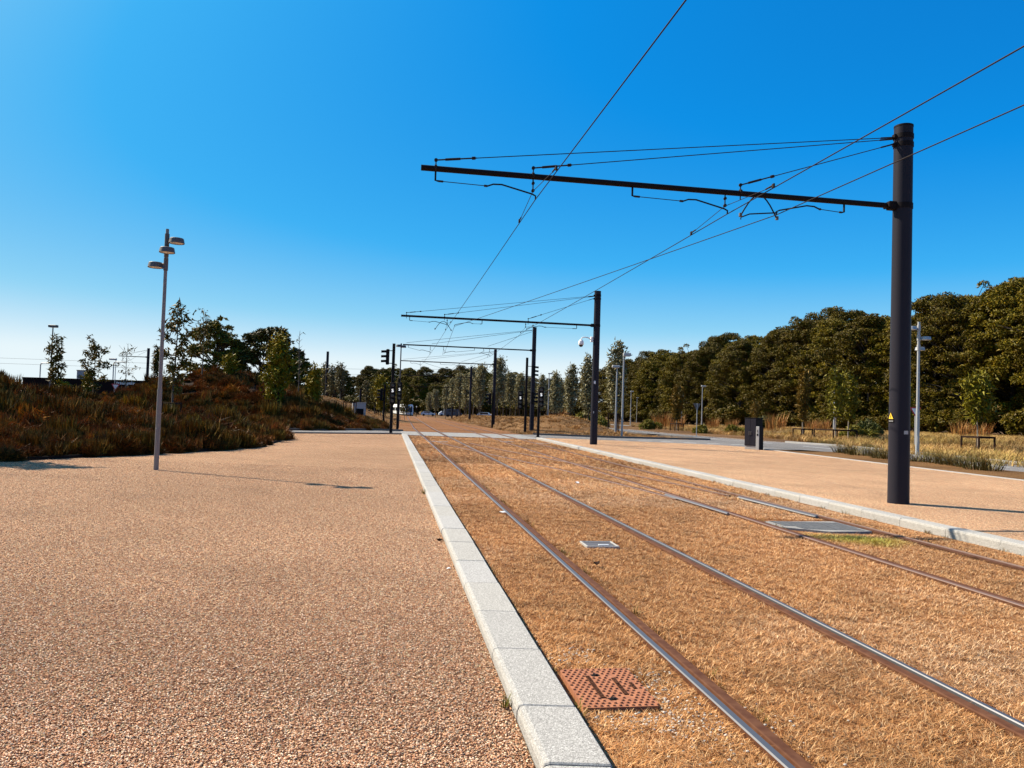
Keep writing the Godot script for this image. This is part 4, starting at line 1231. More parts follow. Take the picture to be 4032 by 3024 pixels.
func mast(label: String, at: Vector3, h: float, boom_h: float, boom_len: float, hooks: Array, fine: bool, r0 := 0.17, arms := true) -> Node3D:
	# local x runs along the arm from the mast, z along the line
	var turn := atan2(-DIRB.z, DIRB.x)
	var t := thing("catenary_mast", label, "mast", at, turn, "catenary masts")
	var sd := 24 if fine else 12
	var m := MB.new()
	m.tube([Vector3.ZERO, Vector3(0, h * .5, 0), Vector3(0, h, 0)], [r0 * 1.08, r0, r0 * 0.96], sd)
	obj("pole", m, M.paint, t)
	if fine:
		m = MB.new(); m.lathe(Transform3D(Basis(), Vector3(0, h, 0)), [Vector2(r0 * .985, -.02), Vector2(r0 * .985, .012), Vector2(r0 * .9, .02), Vector2(0, .026)], sd)
		obj("cap", m, M.paint2, t)
	if boom_len <= 0.0: return t
	m = MB.new()
	m.tube([Vector3(r0 + .1, boom_h, 0), Vector3(boom_len, boom_h + .01, 0)], 0.05, 10)
	obj("arm", m, M.paint2, t)
	m = MB.new()
	m.bx(Vector3(r0 + .05, boom_h, 0), Vector3(.16, .16, .12), .01)
	m.bx(Vector3(r0 + .14, boom_h, 0), Vector3(.05, .1, .2), .01)
	m.tube([Vector3(0, boom_h - .05, 0), Vector3(0, boom_h + .05, 0)], r0 * 1.04, sd)
	obj("arm_bracket", m, M.paint2, t)
	# stays from the head of the mast to the arm
	var tops := [h - 0.22, h - 0.24, h - 0.34]
	var outs := [boom_len - 0.25, boom_len * 0.785, boom_len * 0.36]
	for i in 3:
		var a := Vector3(r0, tops[i], (0.03 if i == 1 else 0.0)); var b := Vector3(outs[i], boom_h + .16, 0)
		var dir := (b - a).normalized()
		m = MB.new()
		m.tube([a, b], 0.0085 if fine else 0.012, 5)
		obj("stay", m, M.wire, t)
		if fine:
			m = MB.new()
			m.tube([b - dir * .16, b - dir * .42], 0.022, 6)
			m.tube([b, b - dir * .7], 0.013, 6)
			m.tube([b - dir * .62, b - dir * .68], 0.028, 8)
			obj("turnbuckle", m, M.wire, t)
			m = MB.new(); m.tube([a, a + dir * .3], 0.016, 6)
			obj("stay_socket", m, M.wire, t)
			m = MB.new()
			m.tube([Vector3(outs[i], boom_h - .11, 0), Vector3(outs[i], boom_h + .18, 0)], 0.011, 5)
			m.tube([Vector3(outs[i] - .02, boom_h + .02, 0), Vector3(outs[i] + .02, boom_h + .02, 0)], 0.06, 10)
			m.tube([Vector3(outs[i], boom_h + .16, -.015), Vector3(outs[i], boom_h + .16, .015)], 0.032, 8)
			obj("stay_clamp", m, M.wire, t)
	if fine:
		for y in [h - .2, h - .36]:
			m = MB.new(); m.tube([Vector3(0, y - .04, 0), Vector3(0, y + .04, 0)], r0 * 1.03, sd)
			m.bx(Vector3(r0 * 1.08, y, 0), Vector3(.05, .07, .09), .008)
			obj("collar", m, M.paint2, t)
	# drop brackets, rods and bent steady arms that hold the wires
	for hk in hooks:
		var s: float = hk[0]; var w: float = hk[1]; var wy: float = hk[2]
		var sg := signf(w - s)
		m = MB.new()
		m.tube([Vector3(s, boom_h, 0), Vector3(s, boom_h - .19, 0), Vector3(s + sg * .05, boom_h - .2, 0)], 0.018, 6)
		obj("drop_bracket", m, M.paint2, t)
		var a := Vector3(s + sg * .05, boom_h - .2, 0)
		var e := Vector3(w - sg * .85, wy + .17, 0)
		m = MB.new()
		m.tube([a, e], 0.0075 if fine else 0.012, 5)
		if fine:
			m.tube([a, a.lerp(e, .1)], 0.018, 6); m.tube([a.lerp(e, .93), e], 0.02, 6)
		obj("insulated_rod", m, M.wire, t)
		m = MB.new()
		m.tube([e, e + Vector3(sg * .1, .04, 0), e + Vector3(sg * .25, .045, 0), Vector3(w - sg * .06, wy + .09, 0), Vector3(w, wy + .06, 0), Vector3(w, wy, 0)], 0.014 if fine else 0.018, 6)
		obj("steady_arm", m, M.paint2, t)
		# delta rope: from the wire up over a pulley under the arm and down again
		var px := w + 0.05
		if hk.size() > 3 and hk[3]: continue
		m = MB.new()
		m.tube([Vector3(px, boom_h - .05, 0), Vector3(px, boom_h - .22, 0)], 0.012, 5)
		m.tube([Vector3(px, boom_h - .11, -.02), Vector3(px, boom_h - .11, .02)], 0.028, 8)
		m.tube([Vector3(px, boom_h - .24, -.02), Vector3(px, boom_h - .24, .02)], 0.03, 8)
		obj("pulley", m, M.wire, t)
		m = MB.new()
		m.tube([Vector3(w, wy + .02, -1.7), Vector3(px, boom_h - .25, 0), Vector3(w, wy + .02, 1.7)], 0.006 if fine else 0.01, 5)
		obj("delta_rope", m, M.wire, t)
		if fine:
			for zz in [-1.7, 1.7]:
				m = MB.new()
				m.bx(Vector3(w, wy + .03, zz), Vector3(.03, .07, .06), .005)
				m.tube([Vector3(w, wy + .04, zz), Vector3(lerpf(w, px, .14), lerpf(wy, boom_h - .25, .14) + .02, zz * .86)], 0.014, 5)
				obj("rope_clamp", m, M.wire, t)
	return t

func jumper(t: Node3D, a: Vector3, b: Vector3) -> void:
	var p := []
	for i in 11:
		var u := i / 10.0
		p.append(a.lerp(b, u) + Vector3.UP * sin(PI * u) * 0.42)
	var m := MB.new(); m.tube(p, 0.013, 6)
	obj("jumper_cable", m, M.black, t)
	m = MB.new()
	m.bx(a + Vector3.UP * .02, Vector3(.05, .07, .05), .006); m.bx(b + Vector3.UP * .02, Vector3(.05, .07, .05), .006)
	obj("jumper_clamp", m, M.galvdark, t)

const WIRE_Y := 5.42
func masts() -> void:
	# nearest
	var t := mast("nearest and thickest dark mast with a warning triangle on its left side", Vector3(7.27, .11, -14.41), 7.11, 5.58, 9.05, [[8.8, 7.05, 5.19], [5.3, 3.5, 5.19], [1.2, 2.55, 5.24, true]], true, 0.175)
	jumper(t, Vector3(3.2, 5.20, 0.1), Vector3(2.35, 5.26, 0.35))
	var m := MB.new()
	m.tube([Vector3(2.42, 5.34, .2), Vector3(2.9, 5.32, .35), Vector3(3.05, 5.26, .4), Vector3(3.05, 5.22, .4)], 0.013, 6)
	obj("steady_arm", m, M.paint2, t)
	# door, plate and warning sign lie on the curved face of the pole
	m = MB.new()
	curved(m, 0.189, 1.22, 2.0, 0.50, 1.22)
	obj("inspection_door", m, M.paint, t)
	m = MB.new(); curved(m, 0.189, 1.14, 1.60, 1.29, 1.355)
	obj("number_plate", m, M.galv, t)
	m = MB.new(); curved_tri(m, 0.189, 2.93, 0.80, 1.555, 1.70)
	obj("warning_border", m, M.black, t)
	m = MB.new(); curved_tri(m, 0.191, 2.93, 0.64, 1.567, 1.683)
	obj("warning_triangle", m, M.yellow, t)
	m = MB.new()
	for b in [[2.90, 1.645, 2.97, 1.614], [2.97, 1.614, 2.89, 1.611], [2.89, 1.611, 2.95, 1.58]]:
		m.tube([bear(.192, b[0]) + Vector3.UP * b[1], bear(.192, b[2]) + Vector3.UP * b[3]], 0.0045, 4)
	obj("lightning_mark", m, M.black, t)
	m = MB.new(); curved(m, 0.189, 2.56, 3.30, 1.50, 1.55)
	obj("caption_plate", m, M.black, t)
	m = MB.new()
	for k in 6: curved(m, 0.191, 2.64 + k * .1, 2.70 + k * .1, 1.515, 1.537)
	obj("caption", m, M.galv, t)
	# second
	t = mast("second dark mast with a white dome camera on an arm", Vector3(4.02, .11, -37.18), 7.41, 5.75, 9.4, [[9.0, 7.2, 5.35], [1.0, 3.45, 5.38], [5.6, 6.9, 5.38, true]], true, 0.165)
	jumper(t, Vector3(7.75, 5.3, 1.0), Vector3(6.95, 5.3, 1.3))
	m = MB.new(); curved(m, 0.173, 1.55, 2.05, 2.92, 3.06); obj("white_sticker", m, M.white, t)
	m = MB.new(); curved(m, 0.173, 1.75, 2.05, 1.5, 1.6); obj("number_plate", m, M.galv, t)
	var cam := thing("dome_camera", "white dome camera on a bent arm on the second mast", "camera", Vector3(4.02, 5.18, -37.18), atan2(-DIRB.z, DIRB.x))
	m = MB.new(); m.bx(Vector3(.23, 0, 0), Vector3(.12, .26, .16), .02); obj("mount", m, M.white, cam)
	m = MB.new(); m.tube([Vector3(.26, -.02, 0), Vector3(.42, .08, 0), Vector3(.62, .10, 0), Vector3(.74, .04, 0), Vector3(.76, -.06, 0)], .026, 8); obj("bent_arm", m, M.white, cam)
	m = MB.new(); m.lathe(Transform3D(Basis(), Vector3(.76, -.06, 0)), [Vector2(.0, .03), Vector2(.06, .02), Vector2(.12, -.05), Vector2(.135, -.14), Vector2(.13, -.22), Vector2(.1, -.23)], 14); obj("housing", m, M.white, cam)
	m = MB.new(); m.lathe(Transform3D(Basis(), Vector3(.76, -.29, 0)), [Vector2(.1, .0), Vector2(.095, -.05), Vector2(.06, -.09), Vector2(0, -.105)], 14); obj("dome", m, M.glass, cam)
	t = mast("third dark mast along the right side of the line, beyond the crossing", Vector3(1.61, 0, -59.13), 8.09, 6.3, 10.0, [[9.6, 7.9, 5.75], [4.6, 6.9, 5.75], [3.9, 3.4, 5.7]], false, 0.165)
	t = mast("fourth dark mast along the right side of the line, half behind a poplar", Vector3(-1.81, -.1, -79.02), 7.95, 6.4, 9.6, [[5.6, 3.6, 6.0], [8.6, 7.6, 6.0]], false, 0.16)
	mast("fifth dark mast along the right side of the line, showing above the poplars", Vector3(-6.0, -.25, -112.0), 8.1, 6.5, 9.6, [[5.6, 3.6, 6.0], [8.6, 7.6, 6.0]], false, 0.16)
	mast("farthest dark mast of the line, among the poplars", Vector3(-11.5, -.45, -150.0), 7.6, 6.2, 9.0, [[5.6, 3.6, 5.8]], false, 0.16)
	mast("dark mast without an arm on the right slope of the left bank", Vector3(-23.9, -.2, -99.2), 8.7, 0, 0, [], false, 0.17)
	mast("dark mast with a short arm left of the lamp, behind the bank", Vector3(-45.05, -.2, -95.0), 8.1, 7.0, 3.4, [[3.0, 2.2, 6.2]], false, 0.17)
	mast("dark mast standing before the large dark round tree", Vector3(-33.2, -.2, -92.0), 8.3, 0, 0, [], false, 0.17)
	mast("short dark mast at the foot of the dry slope", Vector3(-20.4, -.22, -103.9), 4.1, 0, 0, [], false, 0.14)

func curved(m: MB, r: float, a0: float, a1: float, y0: float, y1: float) -> void:
	# a thin plate bent round the pole, with edges back to it
	var turn := atan2(-DIRB.z, DIRB.x)
	for k in 6:
		var a := lerpf(a0, a1, k / 6.0); var b := lerpf(a0, a1, (k + 1) / 6.0)
		var p := bear(r, a); var q := bear(r, b)
		m.quad(p + Vector3.UP * y0, q + Vector3.UP * y0, q + Vector3.UP * y1, p + Vector3.UP * y1, p)
		for y in [y0, y1]:
			m.quad(p + Vector3.UP * y, q + Vector3.UP * y, q * .97 + Vector3.UP * y, p * .97 + Vector3.UP * y, Vector3.UP * (y - (y0 + y1) * .5))
	for a in [a0, a1]:
		var p := bear(r, a); var o := bear(1.0, a + (.5 if a == a1 else -.5)) - bear(1.0, a)
		m.quad(p + Vector3.UP * y0, p * .97 + Vector3.UP * y0, p * .97 + Vector3.UP * y1, p + Vector3.UP * y1, o)

# world bearing (0 = +x, pi/2 = towards +z) expressed in the mast's own axes
func bear(r: float, a: float) -> Vector3:
	var turn := atan2(-DIRB.z, DIRB.x)
	return Basis(Vector3.UP, -turn) * (Vector3(cos(a), 0, sin(a)) * r)

func curved_tri(m: MB, r: float, mid: float, w: float, y0: float, y1: float) -> void:
	for k in 8:
		var u := lerpf(-.5, .5, k / 8.0); var v := lerpf(-.5, .5, (k + 1) / 8.0)
		var p := bear(r, mid + u * w); var q := bear(r, mid + v * w)
		var hp := lerpf(y0, y1, 1.0 - absf(u) * 2.0); var hq := lerpf(y0, y1, 1.0 - absf(v) * 2.0)
		m.quad(p + Vector3.UP * y0, q + Vector3.UP * y0, q + Vector3.UP * maxf(hq, y0 + .001), p + Vector3.UP * maxf(hp, y0 + .001), p)

func wire(label: String, pts: Array, sag: float, r := 0.008) -> void:
	var m := MB.new()
	for i in pts.size() - 1:
		var a: Vector3 = pts[i]; var b: Vector3 = pts[i + 1]
		var p := []
		for k in 9:
			var u := k / 8.0
			p.append(a.lerp(b, u) + Vector3.DOWN * sag * 4.0 * u * (1.0 - u))
		m.tube(p, r, 6)
	tag(obj("contact_wire", m, M.wire), label, "wire", "overhead wires")

func hang(base: Vector3, s: float, y: float) -> Vector3:
	return base + DIRB * s + Vector3.UP * (y - base.y)

func wires() -> void:
	var b1 := Vector3(7.27, .11, -14.41); var b2 := Vector3(4.02, .11, -37.18); var b3 := Vector3(1.61, 0, -59.13); var b4 := Vector3(-1.81, -.1, -79.02); var b5 := Vector3(-6.0, -.25, -112.0); var b6 := Vector3(-11.5, -.45, -150.0)
	wire("contact wire over the left track, rising steeply to the top of the view", [Vector3(4.2, 5.45, 9.0), hang(b1, 7.05, 5.30), hang(b2, 7.2, 5.46), hang(b3, 7.9, 5.75), hang(b4, 7.6, 5.9), hang(b5, 7.6, 5.75), hang(b6, 7.0, 5.4)], 0.02, 0.0085)
	wire("upper contact wire at the right, over the right track", [Vector3(7.6, 5.5, 8.0), hang(b1, 3.5, 5.30), hang(b2, 3.45, 5.49), hang(b3, 3.4, 5.7), hang(b4, 3.6, 5.9), hang(b5, 3.6, 5.75), hang(b6, 3.6, 5.35)], 0.02, 0.0085)
	wire("lower contact wire at the right, of the crossover between the tracks", [Vector3(8.8, 5.5, 4.0), hang(b1, 2.55, 5.35), hang(b2, 6.9, 5.49), hang(b3, 6.9, 5.75)], 0.02, 0.0085)
	var y := 5.75
	wire("upper of the two thin branch line wires low in the left sky", [Vector3(-110, 6.6, -96), Vector3(-45, 6.1, -96), Vector3(-23.9, 6.3, -98.5), Vector3(-8, 6.5, -95), hang(b4, 7.6, 6.35)], 0.1, 0.014)
	wire("lower of the two thin branch line wires low in the left sky", [Vector3(-110, 5.9, -97), Vector3(-45, 5.5, -97), Vector3(-23.9, 5.7, -99.5), Vector3(-9, 5.8, -97), hang(b4, 3.6, 6.3)], 0.1, 0.014)
	wire("span wire from the armless dark mast to the line", [Vector3(-23.9, 5.4, -99.2), Vector3(-12.5, 3.9, -118)], 0.1, 0.012)

# ------------------------------------------------------------------ signals and lamps
func glyph(text: String, size: float, mt: Material, parent: Node, at: Vector3, depth := 0.01) -> MeshInstance3D:
	var tm := TextMesh.new()
	var f := SystemFont.new(); f.font_names = PackedStringArray(["Droid Sans"]); f.font_weight = 700
	tm.font = f
	tm.text = text
	tm.font_size = 64
	tm.pixel_size = size / 64.0
	tm.depth = depth
	var o := obj("letter" if text.length() == 1 else "lettering", tm, mt, parent)
	o.position = at
	return o

func signal_head(parent: Node, at: Vector3, turn: float, lamps: int, lit: int, s := 1.0, visor := 0.12) -> void:
	var b := Basis(Vector3.UP, turn)
	var xf := Transform3D(b, at)
	var m := MB.new()
	var hh := lamps * .3 * s
	m.box(xf, Vector3(.32 * s, hh + .06, .2 * s), .03)
	var head := obj("signal_head", m, M.black, parent)
	for k in lamps:
		var y := hh * .5 - (k + .5) * hh / lamps
		var lx := Transform3D(b * Basis(Vector3.RIGHT, PI * .5), xf * Vector3(0, y, .1 * s))
		m = MB.new(); m.lathe(lx, [Vector2(.1 * s, 0), Vector2(.09 * s, .012), Vector2(0, .02)], 12)
		obj("lens", m, M.lens, head)
		m = MB.new()
		var p := []
		for i in 9:
			var a := PI * (-.08 + 1.16 * i / 8.0)
			p.append(Vector3(cos(a) * .115 * s, y + sin(a) * .115 * s, 0))
		for i in 8:
			for o in [0.0, .012]:
				var d := Vector3(0, 0, .1 * s); var e := Vector3(0, -.02, .1 * s + visor * s)
				var q := Vector3(0, y, 0)
				m.quad(xf * (q + (p[i] - q) * (1.0 + o) + d), xf * (q + (p[i + 1] - q) * (1.0 + o) + d), xf * (q + (p[i + 1] - q) * (1.0 + o) + e), xf * (q + (p[i] - q) * (1.0 + o) + e), xf.basis * (p[i] - q))
		obj("visor", m, M.black, head)
		if k == lit:
			var g := glyph("S", .27 * s, M.lit, head, xf * Vector3(0, y, .1 * s + .025))
			g.basis = b

func signal_post(label: String, at: Vector3, h: float, r0: float, heads: Array) -> void:
	var t := thing("signal_post", label, "traffic signal", at, 0.0, "tram and traffic signals")
	var m := MB.new()
	m.tube([Vector3.ZERO, Vector3(0, h, 0)], [r0, r0 * .92], 12)
	obj("post", m, M.paint2, t)
	m = MB.new(); m.lathe(Transform3D(), [Vector2(r0 * 1.8, 0), Vector2(r0 * 1.8, .03), Vector2(r0 * 1.1, .05)], 12)
	obj("foot", m, M.paint2, t)
	for hd in heads:
		var p: Vector3 = hd[0]
		signal_head(t, p, hd[1], hd[2], hd[3], hd[4], hd[5])
		if absf(p.x) > .2:
			m = MB.new()
			for y in [-.3, .3]: m.tube([Vector3(0, p.y + y * hd[4] * 1.3, 0), Vector3(p.x, p.y + y * hd[4] * 1.3, p.z)], .025, 6)
			obj("bracket", m, M.paint2, t)

func disc_lamp(label: String, at: Vector3, h: float, discs: Array, pm: Material, hm: Material, r0 := .055, hs := 1.0) -> void:
	var t := thing("street_lamp", label, "street lamp", at, 0.0, "lamps with disc heads")
	var m := MB.new()
	m.tube([Vector3.ZERO, Vector3(0, h * .33, 0), Vector3(0, h * .335, 0), Vector3(0, h, 0)], [r0 * 1.25, r0 * 1.2, r0, r0 * .8], 12)
	obj("pole", m, pm, t)
	m = MB.new(); m.bx(Vector3(0, .75, r0 * 1.2), Vector3(r0 * 1.2, .36, .02), .005)
	obj("pole_door", m, pm, t)
	for d in discs:
		var b := Basis(Vector3.UP, d[1])
		var o := Vector3(0, d[0], 0)
		m = MB.new(); m.tube([o + b * Vector3(0, 0, .0), o + b * Vector3(.16 * hs, 0, 0)], .03, 8)
		m.tube([o + Vector3.DOWN * .14, o + Vector3.UP * .14], r0 * 1.15, 10)
		var arm := obj("lamp_arm", m, hm, t)
		m = MB.new()
		m.lathe(Transform3D(b.scaled(Vector3.ONE * hs), o + b * Vector3(.36 * hs - .02, -.02, 0)), [Vector2(0, .085), Vector2(.19, .082), Vector2(.205, .07), Vector2(.235, -.075), Vector2(.225, -.085), Vector2(.2, -.07)], 20)
		var hd := obj("lamp_head", m, hm, t)
		m = MB.new()
		m.lathe(Transform3D(b.scaled(Vector3.ONE * hs), o + b * Vector3(.36 * hs - .02, -.02 - .07 * hs, 0)), [Vector2(.2, .0), Vector2(.12, -.008), Vector2(0, -.01)], 20)
		obj("lamp_glass", m, M.white, hd)

func box_lamp(label: String, at: Vector3, h: float, arm: float, turn: float, pm: Material, head := Vector3(.5, .16, .3)) -> void:
	var t := thing("street_lamp", label, "street lamp", at, turn, "lamps with box heads")
	var m := MB.new(); m.tube([Vector3.ZERO, Vector3(0, h, 0)], [.085, .05], 8)
	obj("pole", m, pm, t)
	m = MB.new(); m.bx(Vector3(arm, h - .02, 0), head, .03)
	var hd := obj("lamp_head", m, M.galvdark if pm == M.galvdark else M.galv, t)
	m = MB.new(); m.bx(Vector3(arm, h - .02 - head.y * .5 - .006, 0), Vector3(head.x * .8, .012, head.z * .8))
	obj("lamp_glass", m, M.white, hd)

func signals_and_lamps() -> void:
	var y := gy(-70.0)
	signal_post("tall dark signal post at the near left of the crossing, lit white S", Vector3(-7.04, 0, -45.36), 5.35, .095, [[Vector3(.05, 2.42, .17), .12, 4, 1, 1.0, .10], [Vector3(-.35, 4.55, 0), -1.35, 3, -1, .95, .3]])
	signal_post("shorter dark signal post at the far left of the crossing, lit white S", Vector3(-7.78, 0, -52.96), 3.6, .09, [[Vector3(.08, 2.68, .16), .12, 4, 1, 1.0, .10]])
	signal_post("dark traffic signal behind the tall signal post, turned to the left", Vector3(-10.9, gy(-66.0), -66.0), 3.6, .085, [[Vector3(-.25, 2.7, 0), -1.5, 3, -1, 1.0, .28]])
	signal_post("tall dark signal post right of the line with heads on both sides", Vector3(1.06, 0, -56.56), 5.55, .1, [[Vector3(-.42, 2.42, .1), .1, 4, 1, 1.05, .1], [Vector3(.5, 4.55, 0), 1.45, 3, -1, .95, .28], [Vector3(.5, 2.6, 0), 1.45, 3, -1, .95, .28]])
	signal_post("low dark signal post at the end of the right kerb, with a lit white S", Vector3(1.72, 0, -48.1), 3.0, .085, [[Vector3(.12, 2.52, .14), .05, 4, 1, 1.0, .1]])
	signal_post("dark signal post farther along the right of the line before the fourth mast", Vector3(-1.71, -.06, -71.08), 3.3, .09, [[Vector3(-.3, 2.7, 0), -1.2, 3, -1, 1.1, .25]])
	for s in [[-27.0, -207.0, "far small tram signal with a white light beside the tram"], [-24.6, -200.0, "nearer of the two far small tram signals with a white light"]]:
		signal_post(s[2], Vector3(s[0], gy(s[1]), s[1]), 2.6, .1, [[Vector3(0, 2.4, .1), 0.1, 2, 0, 1.3, .05]])
	disc_lamp("tall lamp with three stacked disc heads on the left gravel", Vector3(-7.88, .03, -17.24), 5.42, [[5.17, -0.15, 1], [4.92, 2.05 + PI, 1], [4.62, PI - 0.1, 1]], M.pole, M.galvdark, .043, .72)
	disc_lamp("pale lamp with three disc heads right of the nearest mast", Vector3(20.28, .05, -38.4), 6.65, [[6.35, PI, 1], [5.85, -.2, 1], [5.35, .9, 1]], M.galv, M.galv, .075)
	disc_lamp("small far lamp with two disc heads on the verge before the wood", Vector3(39.7, .2, -94.6), 7.0, [[6.8, PI, 1], [6.0, -.2, 1]], M.galv, M.galv, .09)
	disc_lamp("lamp with a disc head above the signals left of the line", Vector3(-8.75, 0, -60.0), 6.6, [[6.4, 1.2, 1], [6.4, PI + 1.2, 1]], M.galvdark, M.galvdark, .055)
	box_lamp("box-headed lamp right of the second mast", Vector3(8.12, 0, -56.2), 6.0, .22, 0.0, M.galv, Vector3(.55, .24, .4))
	box_lamp("box-headed lamp just behind and left of the other box-headed lamp", Vector3(8.3, 0, -61.0), 5.4, -.1, 0.0, M.galv, Vector3(.6, .2, .4))
	box_lamp("box-headed lamp beside the leafy-tiered young tree on the bank", Vector3(-42.0, 0.4, -70.0), 7.6, .02, 0.0, M.galvdark, Vector3(.75, .22, .4))
	box_lamp("thin lamp before the dark wall with white letters", Vector3(-67.6, -.35, -131.0), 8.6, -.5, 0.0, M.galv, Vector3(1.2, .3, .4))
	var far := [[21.2, -136.6, 6.2, "thin far lamp before the wood, first right of the box-headed lamps"], [33.2, -203.5, 6.6, "thin far lamp before the wood, second right of the box-headed lamps"], [35.6, -160.8, 6.1, "thin far lamp between the brownish tree and the triangular sign"], [24.7, -99.7, 5.85, "thin lamp right of the triangular sign"], [53.7, -175.0, 5.95, "thin far lamp showing above the double cabinet"], [5.2, -108.4, 6.9, "thin lamp behind the rough berm left of the second mast"]]
	for f in far: box_lamp(f[3], Vector3(f[0], land(f[0], f[1]), f[1]), f[2], .15, 0.0, M.galv, Vector3(.6, .16, .35))
	for f in [[-108.0, -176.0, 9.7, "curved-arm lamp far left low in the sky"], [-88.7, -171.0, 10.2, "curved-arm lamp before the dark wall, left of the thin lamp"]]:
		var t := thing("street_lamp", f[3], "street lamp", Vector3(f[0], -.56, f[1]), 0.0, "lamps with curved arms")
		var m := MB.new(); m.tube([Vector3.ZERO, Vector3(0, f[2] - .5, 0), Vector3(.15, f[2] - .1, 0), Vector3(.6, f[2], 0), Vector3(2.2, f[2] + .05, 0)], .12, 6)
		obj("pole", m, M.galv, t)
		m = MB.new(); m.bx(Vector3(2.4, f[2], 0), Vector3(.9, .16, .35), .03); obj("lamp_head", m, M.galvdark, t)

# ------------------------------------------------------------------ cabinets, signs, cars, tram
func street_things() -> void:
	# double cabinet on the right platform
	var t := thing("equipment_cabinet", "tall dark double-door cabinet on a pale plinth on the right platform", "cabinet", Vector3(11.82, .11, -37.5), -.78)
	var m := MB.new(); m.bx(Vector3(0, .84, -.02), Vector3(.6, 1.32, .64), .01); obj("body", m, M.paint2, t)
	m = MB.new(); m.bx(Vector3(0, .09, -.02), Vector3(.58, .18, .62), .008); obj("plinth", m, M.granite, t)
	m = MB.new(); m.bx(Vector3(0, 1.515, -.02), Vector3(.64, .03, .68), .008); obj("roof", m, M.paint2, t)
	for s in [-1.0, 1.0]:
		m = MB.new(); m.bx(Vector3(s * .147, .84, .312), Vector3(.284, 1.27, .03), .006)
		var dr := obj("door", m, M.paint, t)
		m = MB.new(); m.bx(Vector3(s * .045, .78, .338), Vector3(.03, .19, .03), .008); obj("handle", m, M.galvdark, dr)
	t = thing("meter_cabinet", "narrow pale-fronted cabinet standing against the double-door cabinet", "cabinet", Vector3(11.82, .11, -37.5), -.78)
	m = MB.new(); m.bx(Vector3(.40, .56, .13), Vector3(.17, 1.12, .42), .01); obj("body", m, M.paint2, t)
	m = MB.new(); m.bx(Vector3(.40, .56, .355), Vector3(.165, 1.12, .025), .008); obj("front", m, M.galv, t)
	m = MB.new(); m.bx(Vector3(.40, .72, .372), Vector3(.07, .1, .012)); obj("window", m, M.black, t)
	m = MB.new(); m.bx(Vector3(.40, .90, .372), Vector3(.04, .13, .012)); obj("lock", m, M.galvdark, t)
	# grey cabinet left of the line
	t = thing("grey_cabinet", "pale grey cabinet beside the bright yellow-green tree left of the line", "cabinet", Vector3(-17.4, gy(-88.0), -88.0), .3)
	m = MB.new(); m.bx(Vector3(0, 1.05, 0), Vector3(1.5, 2.1, .7), .02); obj("body", m, M.galv, t)
	m = MB.new(); m.bx(Vector3(.1, .75, .36), Vector3(.8, 1.4, .03), .01); obj("door", m, M.black, t)
	m = MB.new(); m.bx(Vector3(0, 2.13, 0), Vector3(1.6, .06, .8), .01); obj("roof", m, M.galv, t)
	# give-way signs
	yield_sign("triangular give-way sign seen from behind on the grass island", Vector3(14.48, 0, -60.0), 2.1, .62, PI + .2, false)
	yield_sign("red and white give-way sign between the nearest mast and the pale three-disc lamp", Vector3(24.3, .1, -46.3), 1.95, .62, -.3, true)
	yield_sign("red and white give-way sign at the foot of the dark wall on the left", Vector3(-38.6, .4, -75.0), 2.0, .75, .3, true)

func yield_sign(label: String, at: Vector3, h: float, w: float, turn: float, post_front: bool) -> void:
	var t := thing("give_way_sign", label, "road sign", at, turn, "give-way signs")
	var m := MB.new(); m.tube([Vector3.ZERO, Vector3(0, h + .55, 0)], .032, 8); obj("post", m, M.galv, t)
	var tp := func(s: float) -> PackedVector2Array:
		return PackedVector2Array([Vector2(-.46 * s, -.36 * s), Vector2(-.42 * s, -.4 * s), Vector2(.42 * s, -.4 * s), Vector2(.46 * s, -.36 * s), Vector2(.04 * s, .4 * s), Vector2(-.04 * s, .4 * s)])
	var b := Basis(Vector3.RIGHT, PI * .5)
	m = MB.new(); m.plate(Transform3D(b, Vector3(0, h + .28, .04)), tp.call(w / .46 * .5), .012); obj("back_plate", m, M.galvdark, t)
	m = MB.new(); m.plate(Transform3D(b, Vector3(0, h + .28, .046)), tp.call(w / .46 * .495), .005); obj("red_border", m, M.red, t)
	m = MB.new(); m.plate(Transform3D(b, Vector3(0, h + .295, .051)), tp.call(w / .46 * .33), .004); obj("white_face", m, M.white, t)

